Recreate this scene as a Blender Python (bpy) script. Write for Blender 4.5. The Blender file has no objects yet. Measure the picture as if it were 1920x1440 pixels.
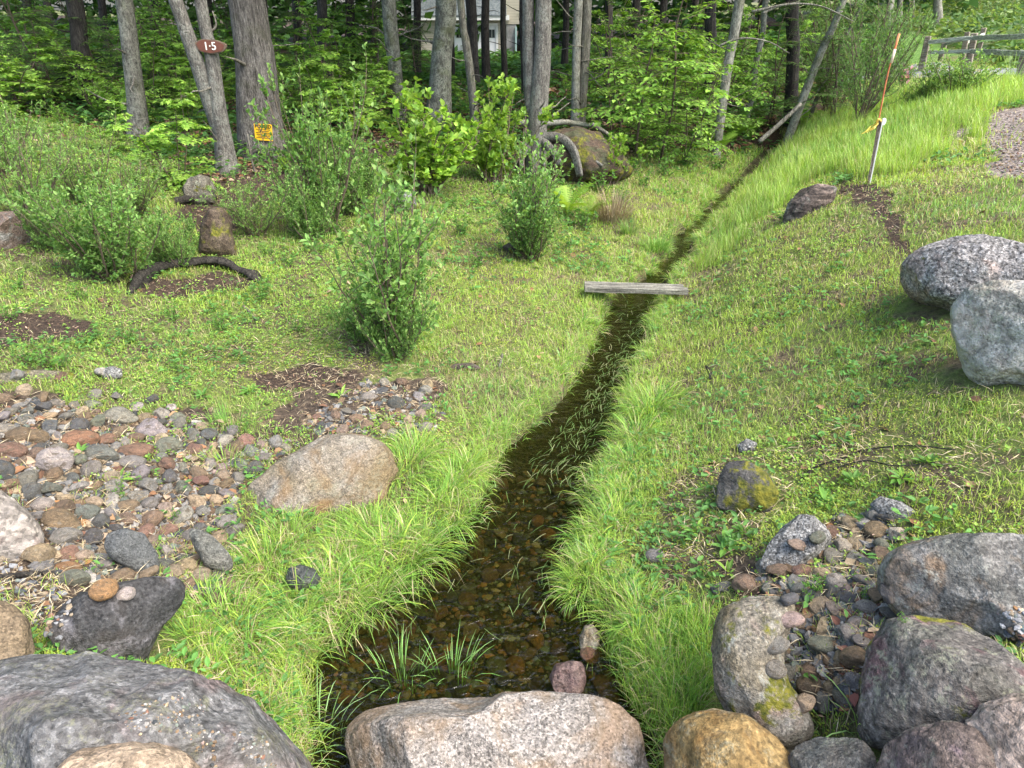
import bpy, math
import numpy as np
from mathutils import Vector, Matrix, noise as mnoise
from mathutils.bvhtree import BVHTree

# ------------------------------------------------------------------ camera, sky, sun, exposure
scn = bpy.context.scene
C = scn.collection
rad = math.radians
CAM_Z = 2.6; PITCH = rad(27.5); FPX = 1331.0
cam_d = bpy.data.cameras.new('camera')
cam_d.sensor_width = 36.0; cam_d.lens = 36.0 * FPX / 1920.0
cam_d.clip_start = 0.05; cam_d.clip_end = 600
cam = bpy.data.objects.new('camera', cam_d); C.objects.link(cam)
cam.location = (0, 0, CAM_Z); cam.rotation_euler = (math.pi / 2 - PITCH, 0, 0)
scn.camera = cam

SUN_EL, SUN_AZ = 54.0, 122.0       # azimuth measured clockwise from +Y (the view direction)
world = bpy.data.worlds.new('World'); scn.world = world; world.use_nodes = True
wn = world.node_tree; bg = wn.nodes['Background']
sky = wn.nodes.new('ShaderNodeTexSky'); sky.sky_type = 'NISHITA'; sky.sun_disc = False
sky.sun_elevation = rad(SUN_EL); sky.sun_rotation = rad(SUN_AZ)
sky.air_density = 1.0; sky.dust_density = 4.0; sky.ozone_density = 1.0
wn.links.new(sky.outputs[0], bg.inputs[0]); bg.inputs[1].default_value = 0.15
sd = bpy.data.lights.new('sun', 'SUN'); sd.energy = 1.1; sd.angle = rad(50); sd.color = (1.0, 0.95, 0.87)
sun = bpy.data.objects.new('sun', sd); C.objects.link(sun)
ce = math.cos(rad(SUN_EL))
sdir = Vector((math.sin(rad(SUN_AZ)) * ce, math.cos(rad(SUN_AZ)) * ce, math.sin(rad(SUN_EL))))
sun.rotation_euler = sdir.to_track_quat('Z', 'Y').to_euler(); sun.location = (5, -5, 20)
vs = scn.view_settings
vs.view_transform = 'Standard'; vs.look = 'None'; vs.gamma = 1.0; vs.use_curve_mapping = False
vs.exposure = 2.0
cy = scn.cycles
cy.max_bounces = 7; cy.diffuse_bounces = 4; cy.glossy_bounces = 3; cy.transmission_bounces = 4
cy.transparent_max_bounces = 8; cy.caustics_reflective = False; cy.caustics_refractive = False
cy.use_denoising = True
try: cy.denoiser = 'OPENIMAGEDENOISE'; cy.denoising_prefilter = 'ACCURATE'
except Exception: pass

# ------------------------------------------------------------------ picture <-> place
CP, SP = math.cos(PITCH), math.sin(PITCH)
CAMP = np.array([0, 0, CAM_Z]); FW = np.array([0, CP, -SP]); RT = np.array([1.0, 0, 0]); UPV = np.array([0, SP, CP])
def ray(px, py):
    d = FW + RT * (px - 960) / FPX + UPV * (720 - py) / FPX
    return d / np.linalg.norm(d)
def at_z(px, py, z):
    d = ray(px, py); t = (z - CAM_Z) / d[2]
    return CAMP + d * t
def at_dist(px, py, dist):           # point on the ray at a horizontal distance
    d = ray(px, py); return CAMP + d * (dist / math.hypot(d[0], d[1]))
def depth_of(p): return float(np.dot(np.asarray(p) - CAMP, FW))
def proj(P):
    q = np.asarray(P) - CAMP; z = q @ FW
    return np.stack([960 + FPX * (q @ RT) / z, 720 - FPX * (q @ UPV) / z], -1)

# ------------------------------------------------------------------ noise
def _h(i, j, k, seed):
    n = (i.astype(np.int64) * 374761393 + j.astype(np.int64) * 668265263 + k.astype(np.int64) * 2147483647 + seed * 974634777) & 0xFFFFFFFF
    n = ((n ^ (n >> 13)) * 1274126177) & 0xFFFFFFFF
    n = ((n ^ (n >> 16)) * 2246822519) & 0xFFFFFFFF
    return ((n ^ (n >> 15)) & 0xFFFFFF) / float(0xFFFFFF)
def vnoise(p, seed=0):
    p = np.asarray(p, float)
    if p.shape[-1] == 2: p = np.concatenate([p, np.zeros(p.shape[:-1] + (1,))], -1)
    i = np.floor(p).astype(np.int64); f = p - i; f = f * f * (3 - 2 * f)
    o = 0
    for a in (0, 1):
        for b in (0, 1):
            for c in (0, 1):
                w = (f[..., 0] if a else 1 - f[..., 0]) * (f[..., 1] if b else 1 - f[..., 1]) * (f[..., 2] if c else 1 - f[..., 2])
                o = o + w * _h(i[..., 0] + a, i[..., 1] + b, i[..., 2] + c, seed)
    return o * 2 - 1
def fbm(p, octv=4, seed=0, gain=0.5):
    p = np.asarray(p, float); o = 0; a = 1.0; s = 0
    for k in range(octv):
        o = o + a * vnoise(p * (2.03 ** k) + 17.3 * k, seed + k); s += a; a *= gain
    return o / s
def sstep(a, b, x):
    t = np.clip((x - a) / (b - a), 0, 1); return t * t * (3 - 2 * t)
def in_poly(x, y, poly):
    x = np.asarray(x); y = np.asarray(y); c = np.zeros(x.shape, bool); n = len(poly); j = n - 1
    for i in range(n):
        xi, yi = poly[i][0], poly[i][1]; xj, yj = poly[j][0], poly[j][1]
        if yi != yj:
            c ^= ((yi > y) != (yj > y)) & (x < (xj - xi) * (y - yi) / (yj - yi) + xi)
        j = i
    return c

# ------------------------------------------------------------------ terrain
ST = [(1440, 600, 1230), (1300, 600, 1175), (1250, 600, 1160), (1200, 640, 1112), (1150, 700, 1045), (1100, 765, 1040), (1050, 800, 1060), (1000, 870, 1085), (950, 905, 1092),
      (900, 925, 1088), (850, 958, 1132), (800, 1012, 1146), (750, 1066, 1156), (700, 1092, 1176), (650, 1118, 1198), (600, 1138, 1216),
      (560, 1152, 1232), (525, 1212, 1252), (490, 1252, 1288), (450, 1265, 1303), (400, 1318, 1347), (365, 1352, 1378), (330, 1395, 1415), (300, 1425, 1440)]
stream = []
for y_, l_, r_ in ST:
    a = at_z(l_, y_, 0.0); b = at_z(r_, y_, 0.0); m = (a + b) / 2
    stream.append((m[0], m[1], abs(b[0] - a[0]) / 2))
stream.append((stream[-1][0] + .25, stream[-1][1] + .6, 0.03))
stream = [(stream[0][0], stream[0][1] - 0.8, stream[0][2])] + stream
stream = np.array(stream)
def stream_e(x, y):
    x = np.asarray(x, float); y = np.asarray(y, float)
    best = np.full(x.shape, 1e9)
    for k in range(len(stream) - 1):
        ax, ay, aw = stream[k]; bx, by, bw = stream[k + 1]
        dx, dy = bx - ax, by - ay; t = np.clip(((x - ax) * dx + (y - ay) * dy) / (dx * dx + dy * dy), 0, 1)
        d = np.hypot(x - ax - t * dx, y - ay - t * dy) - (aw + t * (bw - aw))
        best = np.minimum(best, d)
    return best
CPS = [(50, 1100, .42), (400, 1050, .22), (250, 850, .38), (0, 900, .55), (700, 780, .24), (200, 620, .5), (500, 600, .33), (800, 650, .22), (600, 900, .22),
       (100, 450, .72), (480, 285, .75), (430, 320, .68), (900, 350, .42), (1010, 300, .48), (250, 262, .88), (60, 300, 1.0), (1050, 600, .14), (1050, 500, .16),
       (700, 450, .38), (300, 420, .62), (980, 720, .15), (900, 820, .13), (780, 1000, .14), (650, 1130, .16), (480, 1200, .22), (300, 1200, .4), (100, 1300, .6),
       (650, 200, .8), (800, 190, .75), (1080, 232, .62), (900, 112, .4), (1190, 1060, .18), (1250, 1250, .2), (1350, 1000, .32), (1500, 950, .42), (1480, 1050, .38),
       (1500, 750, .46), (1300, 750, .28), (1250, 620, .22), (1700, 850, .68), (1900, 850, .85), (1850, 740, .88), (1850, 560, 1.02), (1640, 345, 1.05), (1515, 418, .78),
       (1400, 600, .42), (1320, 500, .26), (1450, 380, .5), (1350, 300, .35), (1200, 300, .36), (1900, 330, 1.3), (1900, 200, 1.5), (1750, 175, 1.45), (1900, 150, 1.45), (1700, 145, 1.3),
       (1560, 250, .75), (1520, 1340, .36), (1500, 1220, .47), (1560, 1180, .47), (1750, 1100, .55), (1900, 1300, .8), (1700, 80, 1.6), (1400, 150, .7)]
XYC = [tuple(at_z(a, b, z)) for a, b, z in CPS]
XYC += [(-3, 0.6, .85), (3, 0.6, .95), (0, 0.9, .5), (-1.5, 1.2, .6), (1.5, 1.2, .55), (0, -2, 1.0), (-20, -2, 1.4), (20, -2, 1.5), (-12, 8, 1.2), (-30, 20, 2.0), (-25, 45, 2.0), (0, 60, .9),
        (-14, 30, 1.2), (18, 8, 1.6), (40, 12, 2.0), (14, 36, 1.6), (11, 25, 1.15), (5, 30, .7), (26, 30, 2.4), (38, 40, 4.6), (27, 47, 3.0), (23, 60, 2.9), (60, 60, 6.0), (-60, 60, 3), (0, 90, 1.5)]
XYC = np.array(XYC)
def _U(r2): return np.where(r2 > 0, 0.5 * r2 * np.log(np.maximum(r2, 1e-12)), 0)
_w = lambda P: np.stack([P[:, 0], P[:, 1]], 1)
def _warp(x, y):                       # compress far distances so the surface stays calm there
    r = np.hypot(x, y); s = np.where(r > 0, np.log1p(r * .35) / np.maximum(r, 1e-9), .35)
    return np.stack([x * s, y * s], -1)
_cp = _warp(XYC[:, 0], XYC[:, 1]); n_ = len(_cp)
_K = _U(((_cp[:, None] - _cp[None]) ** 2).sum(-1)) + np.eye(n_) * 0.004
_P = np.concatenate([np.ones((n_, 1)), _cp], 1)
_A = np.block([[_K, _P], [_P.T, np.zeros((3, 3))]])
_sol = np.linalg.solve(_A, np.concatenate([XYC[:, 2], np.zeros(3)]))
def base_h(x, y):
    x = np.asarray(x, float); y = np.asarray(y, float); sh = x.shape; x = x.ravel(); y = y.ravel(); out = np.empty(x.size)
    for s in range(0, x.size, 60000):
        q = _warp(np.clip(x[s:s + 60000], -60, 60), np.clip(y[s:s + 60000], -3, 90))
        out[s:s + 60000] = _U(((q[:, None] - _cp[None]) ** 2).sum(-1)) @ _sol[:n_] + _sol[n_] + q @ _sol[n_ + 1:]
    return np.clip(out, .06, 8).reshape(sh)
def ground(x, y):
    x = np.asarray(x, float); y = np.asarray(y, float)
    p = np.stack([x, y], -1)
    b = base_h(x, y)
    b = b + 0.045 * fbm(p * 1.3, 4, 3) * sstep(0, 1, stream_e(x, y)) + 0.012 * fbm(p * 7, 3, 9)
    b = b + 0.25 * fbm(p * .25, 3, 21) * sstep(15, 26, np.hypot(x, y))
    e = stream_e(x, y) + (0.05 + .09 * sstep(6.5, 8, y)) * fbm(p * 4, 3, 5)
    bank = np.maximum(b, .05)
    k = sstep(-0.03, 0.13, e + .25 * sstep(12.5, 14.5, y))
    bed = -0.045 - 0.085 * sstep(0, 0.2, -e) + 0.02 * fbm(p * 6, 2, 11)
    lead = sstep(0.0, 0.9, e)            # the bank climbs away from the water gently
    bank2 = np.minimum(bank, .07 + lead * np.maximum(bank - .07, 0) + .03)
    return bed * (1 - k) + bank2 * k
def gz(x, y): return float(ground(np.array([x]), np.array([y]))[0])
GBVH = None
def at(px, py):                        # where the ray through a picture point meets the ground
    d = ray(px, py)
    if GBVH is not None:
        h = GBVH.ray_cast(Vector(CAMP), Vector(d))
        if h[0] is not None: return np.array(h[0])
    t = np.concatenate([np.arange(1.2, 14, .03), np.arange(14, 90, .15)])
    P = CAMP + d * t[:, None]; g = ground(P[:, 0], P[:, 1]); hit = np.nonzero(P[:, 2] < g)[0]
    if len(hit) == 0: return P[-1]
    k = hit[0]
    if k == 0: return P[0]
    a = P[k - 1, 2] - g[k - 1]; b = g[k] - P[k, 2]; f = a / (a + b)
    q = P[k - 1] * (1 - f) + P[k] * f; return q
def gpoly(pts): return [tuple(at(a, b)[:2]) for a, b in pts]

# ------------------------------------------------------------------ mesh helpers
def mesh_np(name, V, T, col=None, smooth=False, extra=None):
    me = bpy.data.meshes.new(name); V = np.ascontiguousarray(V, np.float32); T = np.ascontiguousarray(T, np.int32); k = T.shape[1]
    me.vertices.add(len(V)); me.vertices.foreach_set('co', V.ravel())
    me.loops.add(T.size); me.loops.foreach_set('vertex_index', T.ravel())
    me.polygons.add(len(T)); me.polygons.foreach_set('loop_start', np.arange(len(T), dtype=np.int32) * k)
    try: me.polygons.foreach_set('loop_total', np.full(len(T), k, np.int32))
    except Exception: pass
    me.polygons.foreach_set('use_smooth', np.full(len(T), smooth, bool))
    if col is not None:
        ca = me.attributes.new('Col', 'FLOAT_COLOR', 'POINT')
        c4 = np.ones((len(V), 4), np.float32); c4[:, :3] = col; ca.data.foreach_set('color', c4.ravel())
    for nm, arr in (extra or {}).items():
        a_ = me.attributes.new(nm, 'FLOAT', 'POINT'); a_.data.foreach_set('value', np.ascontiguousarray(arr, np.float32))
    me.update(calc_edges=True); me.validate(); return me
def link(name, me, mat=None, parent=None, label=None, cat=None, group=None, kind=None, loc=None):
    o = bpy.data.objects.new(name, me); C.objects.link(o)
    if mat is not None and me is not None:
        me.materials.clear(); me.materials.append(mat)
    if parent is not None: o.parent = parent
    if loc is not None: o.location = tuple(float(v) for v in loc)
    tag(o, label, cat, group, kind); return o
def tag(o, label=None, cat=None, group=None, kind=None):
    for k, v in (('label', label), ('category', cat), ('group', group), ('kind', kind)):
        if v: o[k] = v
    return o
def thing(name, label, cat, loc=(0, 0, 0), rotz=0.0, group=None):
    o = bpy.data.objects.new(name, None); C.objects.link(o); o.location = tuple(float(v) for v in loc); o.rotation_euler = (0, 0, rotz)
    return tag(o, label, cat, group)
def dup(root, loc, rotz=0.0, scale=(1, 1, 1), label=None, group=None, cat=None, name=None, mats=None, tilt=(0, 0)):
    r = root.copy(); C.objects.link(r); r.location = tuple(float(v) for v in loc); r.rotation_euler = (tilt[0], tilt[1], rotz); r.scale = scale
    if name: r.name = name
    tag(r, label, cat, group)
    for ch in list(root.children):
        c = ch.copy(); C.objects.link(c); c.parent = r
        if mats and ch.name.split('.')[0] in mats:
            c.material_slots[0].link = 'OBJECT'; c.material_slots[0].material = mats[ch.name.split('.')[0]]
    return r
class Acc:                             # collects pieces of one mesh
    def __init__(s): s.V = []; s.T = []; s.K = []; s.n = 0
    def add(s, V, T, col=None):
        V = np.asarray(V, float).reshape(-1, 3); T = np.asarray(T, int)
        if T.shape[1] == 4: T = np.concatenate([T[:, [0, 1, 2]], T[:, [0, 2, 3]]])
        s.V.append(V); s.T.append(T + s.n); s.n += len(V)
        c = np.ones((len(V), 3)) * (0.5 if col is None else np.asarray(col)); s.K.append(c)
    def mesh(s, name, smooth=False):
        return mesh_np(name, np.concatenate(s.V), np.concatenate(s.T), np.concatenate(s.K), smooth)
def tube(P, R, sides=6, cap=True, wob=0.0, seed=0):
    P = np.asarray(P, float); n = len(P); R = np.broadcast_to(R, (n,)) if np.ndim(R) < 2 else R
    Tn = np.gradient(P, axis=0); Tn /= np.maximum(np.linalg.norm(Tn, axis=1), 1e-9)[:, None]
    ref = np.array([0.0, 1, 0]) if abs(Tn[0] @ np.array([0, 1, 0])) < .8 else np.array([1.0, 0, 0])
    V = []
    th = np.linspace(0, 2 * math.pi, sides, endpoint=False)
    for i in range(n):
        a = np.cross(Tn[i], ref); a /= np.linalg.norm(a); b = np.cross(Tn[i], a); ref = np.cross(a, Tn[i])
        rr = R[i] * (1 + wob * np.sin(th * 3 + seed + i * .15) * .5 + wob * np.sin(th * 5 + seed * 2 + i * .1) * .5)
        V.append(P[i] + (np.cos(th)[:, None] * a + np.sin(th)[:, None] * b) * rr[:, None])
    V = np.concatenate(V); q = []
    i = np.arange(n - 1)[:, None]; j = np.arange(sides)[None]; j2 = (j + 1) % sides
    q = np.stack([i * sides + j, i * sides + j2, (i + 1) * sides + j2, (i + 1) * sides + j], -1).reshape(-1, 4)
    T = np.concatenate([q[:, [0, 1, 2]], q[:, [0, 2, 3]]])
    if cap:
        V = np.concatenate([V, P[:1], P[-1:]]); c0, c1 = len(V) - 2, len(V) - 1; jj = np.arange(sides); k2 = (jj + 1) % sides
        T = np.concatenate([T, np.stack([np.full(sides, c0), k2, jj], 1), np.stack([np.full(sides, c1), jj + (n - 1) * sides, k2 + (n - 1) * sides], 1)])
    return V, T
def resample(P, n):
    P = np.asarray(P, float); t = np.linspace(0, 1, len(P)); s = np.linspace(0, 1, n)
    if len(P) < 3: return np.stack([np.interp(s, t, P[:, k]) for k in range(P.shape[1])], 1)
    out = []                            # Catmull-Rom through the points
    Q = np.concatenate([2 * P[:1] - P[1:2], P, 2 * P[-1:] - P[-2:-1]])
    for v in s:
        u = v * (len(P) - 1); i = min(int(u), len(P) - 2); f = u - i
        p0, p1, p2, p3 = Q[i], Q[i + 1], Q[i + 2], Q[i + 3]
        out.append(.5 * (2 * p1 + (p2 - p0) * f + (2 * p0 - 5 * p1 + 4 * p2 - p3) * f * f + (3 * p1 - p0 - 3 * p2 + p3) * f ** 3))
    return np.array(out)
def box(x0, x1, y0, y1, z0, z1):
    V = np.array([(x, y, z) for z in (z0, z1) for y in (y0, y1) for x in (x0, x1)], float)
    Q = np.array([(0, 2, 3, 1), (4, 5, 7, 6), (0, 1, 5, 4), (2, 6, 7, 3), (0, 4, 6, 2), (1, 3, 7, 5)])
    return V, Q
def rpoint(rng, n): v = rng.normal(size=(n, 3)); return v / np.linalg.norm(v, axis=1)[:, None]
_ico = {}
def ico(sub):
    if sub not in _ico:
        import bmesh
        bm = bmesh.new(); bmesh.ops.create_icosphere(bm, subdivisions=sub, radius=1.0)
        _ico[sub] = (np.array([v.co[:] for v in bm.verts]), np.array([[v.index for v in f.verts] for f in bm.faces])); bm.free()
    return _ico[sub]
# replicate a small template with position, axis, normal and size
def scatter(tmpl, pos, axis, nrm, size, col, width=None):
    TV, TT = tmpl; n = len(pos); k = len(TV)
    axis = axis / np.maximum(np.linalg.norm(axis, axis=1), 1e-9)[:, None]
    b = np.cross(axis, nrm); b /= np.maximum(np.linalg.norm(b, axis=1), 1e-9)[:, None]; nn = np.cross(b, axis)
    size = np.broadcast_to(size, (n,)); width = size if width is None else np.broadcast_to(width, (n,))
    V = pos[:, None] + TV[None, :, 0, None] * (b * width[:, None])[:, None] + TV[None, :, 1, None] * (axis * size[:, None])[:, None] + TV[None, :, 2, None] * (nn * size[:, None])[:, None]
    T = (TT[None] + (np.arange(n) * k)[:, None, None]).reshape(-1, 3)
    return V.reshape(-1, 3), T, np.repeat(np.asarray(col), k, 0)
# leaf templates: x across, y along, z towards the normal
def T_(V, F): return np.array(V, float), np.array(F, int)
OVAL = T_([(0, 0, 0), (0, .5, -.05), (0, 1, -.12), (-.2, .28, .03), (-.22, .62, .02), (.2, .28, .03), (.22, .62, .02)],
          [(0, 1, 3), (3, 1, 4), (4, 1, 2), (0, 5, 1), (5, 6, 1), (6, 2, 1)])
WIDE = T_([(0, 0, 0), (0, .5, -.06), (0, 1, -.2), (-.3, .25, .04), (-.3, .6, 0), (.3, .25, .04), (.3, .6, 0)],
          [(0, 1, 3), (3, 1, 4), (4, 1, 2), (0, 5, 1), (5, 6, 1), (6, 2, 1)])
DIAM = T_([(0, 0, 0), (-.24, .45, .05), (0, 1, -.06), (.24, .45, .05)], [(0, 3, 1), (1, 3, 2)])
ROUND = T_([(0, 0, 0), (-.32, .3, .05), (-.3, .7, .05), (0, .95, 0), (.3, .7, .05), (.32, .3, .05), (0, .5, -.04)],
           [(0, 6, 1), (1, 6, 2), (2, 6, 3), (3, 6, 4), (4, 6, 5), (5, 6, 0)])
_mp = [(0, 0), (.16, .1), (.42, -.05), (.36, .2), (.58, .42), (.3, .42), (.2, .55), (0, 1.0)]
_mo = _mp + [(-x, y) for x, y in _mp[-2:0:-1]]
MAPLE = T_([(0, .35, 0.04)] + [(x, y, -.12 * (x * x + (y - .35) ** 2) * 2) for x, y in _mo],
           [(0, 1 + i, 1 + (i + 1) % len(_mo)) for i in range(len(_mo))])
def _spray(np_=9, w=.22):
    V = []; F = []
    for i in range(np_):
        y = i / np_; l = w * (1 - .55 * y)
        for s in (-1, 1):
            k = len(V); V += [(0, y, 0), (s * l, y + .1, -.02), (0, y + .07, 0)]; F.append((k, k + 1, k + 2) if s > 0 else (k, k + 2, k + 1))
    return T_(V, F)
SPRAY = _spray(); 
def _frond(np_=15):
    V = []; F = []
    for i in range(np_):
        y = .06 + .94 * i / np_; z = .55 * y - .75 * y * y; l = .26 * math.sin(math.pi * min(1, .18 + .8 * (1 - y))) + .02
        for s in (-1, 1):
            k = len(V); V += [(0, y, z), (s * l, y + .07, z - .03), (0, y + .055, z)]; F.append((k, k + 1, k + 2) if s > 0 else (k, k + 2, k + 1))
    return T_(V, F)
FROND = _frond()
# ------------------------------------------------------------------ materials
class M:
    def __init__(s, name):
        s.m = bpy.data.materials.new(name); s.m.use_nodes = True; s.t = s.m.node_tree; s.N = s.t.nodes; s.b = s.N['Principled BSDF']; s.out = s.N['Material Output']
        s.b.inputs['Roughness'].default_value = .85; s.b.inputs['Specular IOR Level'].default_value = .25
    def n(s, kind, **kw):
        x = s.N.new(kind)
        for k, v in kw.items(): setattr(x, k, v)
        return x
    def l(s, a, b): s.t.links.new(a, b)
    def co(s, scale=(1, 1, 1), kind='Object'):
        tc = s.n('ShaderNodeTexCoord'); mp = s.n('ShaderNodeMapping'); mp.inputs['Scale'].default_value = scale
        s.l(tc.outputs[kind], mp.inputs[0]); return mp.outputs[0]
    def world(s, scale=(1, 1, 1)):
        g = s.n('ShaderNodeNewGeometry'); mp = s.n('ShaderNodeMapping'); mp.inputs['Scale'].default_value = scale
        s.l(g.outputs['Position'], mp.inputs[0]); return mp.outputs[0]
    def noise(s, vec, scale, detail=4, rough=.6, dist=0):
        x = s.n('ShaderNodeTexNoise'); x.inputs['Scale'].default_value = scale; x.inputs['Detail'].default_value = detail
        x.inputs['Roughness'].default_value = rough; x.inputs['Distortion'].default_value = dist; s.l(vec, x.inputs['Vector']); return x.outputs['Fac']
    def vor(s, vec, scale, feature='F1', out='Distance'):
        x = s.n('ShaderNodeTexVoronoi', feature=feature); x.inputs['Scale'].default_value = scale; s.l(vec, x.inputs['Vector']); return x.outputs[out]
    def ramp(s, fac, stops, interp='LINEAR'):
        r = s.n('ShaderNodeValToRGB'); r.color_ramp.interpolation = interp; e = r.color_ramp.elements
        while len(e) < len(stops): e.new(.5)
        for k, (p, c) in enumerate(stops):
            e[k].position = p; e[k].color = (c, c, c, 1) if np.isscalar(c) else tuple(c) + (1,)
        s.l(fac, r.inputs[0]); return r.outputs[0]
    def mix(s, fac, a, b, mode='MIX'):
        x = s.n('ShaderNodeMix', data_type='RGBA', blend_type=mode)
        for v, i in ((fac, 0), (a, 6), (b, 7)):
            if isinstance(v, (int, float)): x.inputs[i].default_value = v
            elif isinstance(v, tuple): x.inputs[i].default_value = v + (1,)
            else: s.l(v, x.inputs[i])
        return x.outputs[2]
    def math(s, op, a, b=0.0):
        x = s.n('ShaderNodeMath', operation=op)
        for v, i in ((a, 0), (b, 1)):
            if isinstance(v, (int, float)): x.inputs[i].default_value = v
            else: s.l(v, x.inputs[i])
        return x.outputs[0]
    def bump(s, h, strength=.5, dist=.01):
        x = s.n('ShaderNodeBump'); x.inputs['Strength'].default_value = strength; x.inputs['Distance'].default_value = dist
        s.l(h, x.inputs['Height']); s.l(x.outputs[0], s.b.inputs['Normal']); return x
    def attr(s, name, out='Color', t='GEOMETRY'):
        x = s.n('ShaderNodeAttribute', attribute_name=name, attribute_type=t); return x.outputs[out]
    def col(s, c):
        if isinstance(c, tuple): s.b.inputs['Base Color'].default_value = c + (1,)
        else: s.l(c, s.b.inputs['Base Color'])

def leaf_mat(name, rough=.55, trans=.45, spec=.3, tint=(1, 1, 1)):
    k = M(name); c = k.attr('Col'); c = k.mix(1.0, c, tint, 'MULTIPLY')
    k.col(c); k.b.inputs['Roughness'].default_value = rough; k.b.inputs['Specular IOR Level'].default_value = spec
    tr = k.n('ShaderNodeBsdfTranslucent'); ct = k.mix(1.0, c, (1.15, 1.1, .55), 'MULTIPLY'); k.l(ct, tr.inputs[0])
    mx = k.n('ShaderNodeMixShader'); mx.inputs[0].default_value = trans; k.l(k.b.outputs[0], mx.inputs[1]); k.l(tr.outputs[0], mx.inputs[2]); k.l(mx.outputs[0], k.out.inputs[0])
    return k.m
def rock_mat(name, c1, c2, c3=None, speck=(.75, .2), speck_s=90, patch=1.6, lichen=0.0, lichen_c=(.42, .46, .36), stain=0.0, stain_c=(.34, .2, .08), moss=0.0, band=0.0, rough=.85, pale=0.0, speck_amt=.5, bump=1.0, dirt=0.0):
    k = M(name); v = k.co(); big = k.noise(v, patch, 5, .62, .6)
    c = k.mix(k.ramp(big, [(.38, 0.0), (.62, 1.0)]), c1, c2)
    if c3: c = k.mix(k.ramp(k.noise(v, patch * 1.9 + .7, 4, .6, .8), [(.52, 0.0), (.62, 1.0)]), c, c3)
    if band:
        mp = k.n('ShaderNodeMapping'); mp.inputs['Scale'].default_value = (1.5, 7, 16); mp.inputs['Rotation'].default_value = (.5, .35, .2); k.l(v, mp.inputs[0])
        bn = k.noise(mp.outputs[0], 1.6, 4, .65, .5); c = k.mix(band, c, k.ramp(bn, [(.3, .12), (.5, .7), (.7, 1.6)]), 'MULTIPLY')
    f1 = k.noise(v, speck_s, 3, .7); f2 = k.noise(v, speck_s * .33, 4, .75)
    vg = k.n('ShaderNodeTexVoronoi', feature='F1'); vg.inputs['Scale'].default_value = speck_s * 1.5; k.l(v, vg.inputs['Vector']); sg = k.n('ShaderNodeSeparateColor'); k.l(vg.outputs['Color'], sg.inputs[0])
    c = k.mix(min(1, speck_amt + .1), c, k.ramp(sg.outputs[0], [(.0, .35), (.22, .6), (.3, .95), (.75, 1.08), (.85, 1.5)]), 'MULTIPLY')
    ve = k.n('ShaderNodeTexVoronoi', feature='DISTANCE_TO_EDGE'); ve.inputs['Scale'].default_value = .85; wv = k.n('ShaderNodeMix', data_type='VECTOR'); wv.inputs[0].default_value = .18; nz_ = k.n('ShaderNodeTexNoise'); nz_.inputs['Scale'].default_value = 3.2; nz_.inputs['Detail'].default_value = 5; k.l(v, nz_.inputs['Vector']); k.l(v, wv.inputs[4]); k.l(nz_.outputs['Color'], wv.inputs[5]); k.l(wv.outputs[1], ve.inputs['Vector'])
    crack = k.ramp(ve.outputs['Distance'], [(.0, 0.0), (.007, 1.0)]); c = k.mix(.28, c, k.mix(crack, (.35, .32, .3), (1, 1, 1)), 'MULTIPLY')
    c = k.mix(speck_amt, c, k.ramp(f1, [(.34, speck[1]), (.47, .85), (.56, 1.05), (.68, 1 + speck[0])]), 'MULTIPLY')
    c = k.mix(.75, c, k.ramp(f2, [(.3, .5), (.5, 1.0), (.7, 1.5)]), 'MULTIPLY')
    if stain: c = k.mix(k.math('MULTIPLY', k.ramp(k.noise(v, patch * 1.3 + 2, 4, .7, 1.0), [(.46, 0.0), (.62, 1.0)]), stain), c, stain_c)
    if pale: c = k.mix(k.math('MULTIPLY', k.ramp(k.noise(v, patch * 2.2 + 1, 6, .7, .4), [(.5, 0.0), (.6, 1.0)]), pale), c, (.62, .62, .6))
    if lichen:
        l1 = k.ramp(k.noise(v, 9, 6, .75, .3), [(.53, 0.0), (.6, 1.0)]); l2 = k.ramp(k.noise(v, 70, 3, .6), [(.4, 0.0), (.55, 1.0)])
        c = k.mix(k.math('MULTIPLY', k.math('MULTIPLY', l1, l2), lichen), c, lichen_c)
    if dirt: c = k.mix(k.math('MULTIPLY', k.ramp(k.noise(v, 4.5, 5, .7, .3), [(.47, 0.0), (.6, 1.0)]), dirt), c, (.07, .055, .04))
    if moss:
        mm = k.ramp(k.noise(v, 5, 6, .7, .2), [(.62 - moss * .3, 0.0), (.68 - moss * .3, 1.0)])
        mc = k.mix(k.ramp(k.noise(v, 30, 3, .6), [(.35, 0.0), (.65, 1.0)]), (.07, .09, .015), (.25, .24, .03)); c = k.mix(mm, c, mc)
    c = k.mix(1.0, c, (.62, .61, .585), 'MULTIPLY'); k.col(c); k.b.inputs['Roughness'].default_value = rough
    h = k.math('ADD', k.math('MULTIPLY', f2, .8), k.math('MULTIPLY', f1, .35)); h = k.math('ADD', h, k.math('MULTIPLY', k.noise(v, 11, 6, .65, .3), 1.6)); h = k.math('ADD', h, k.math('MULTIPLY', crack, .3))
    k.bump(h, .9 * bump, .018); return k.m
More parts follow.
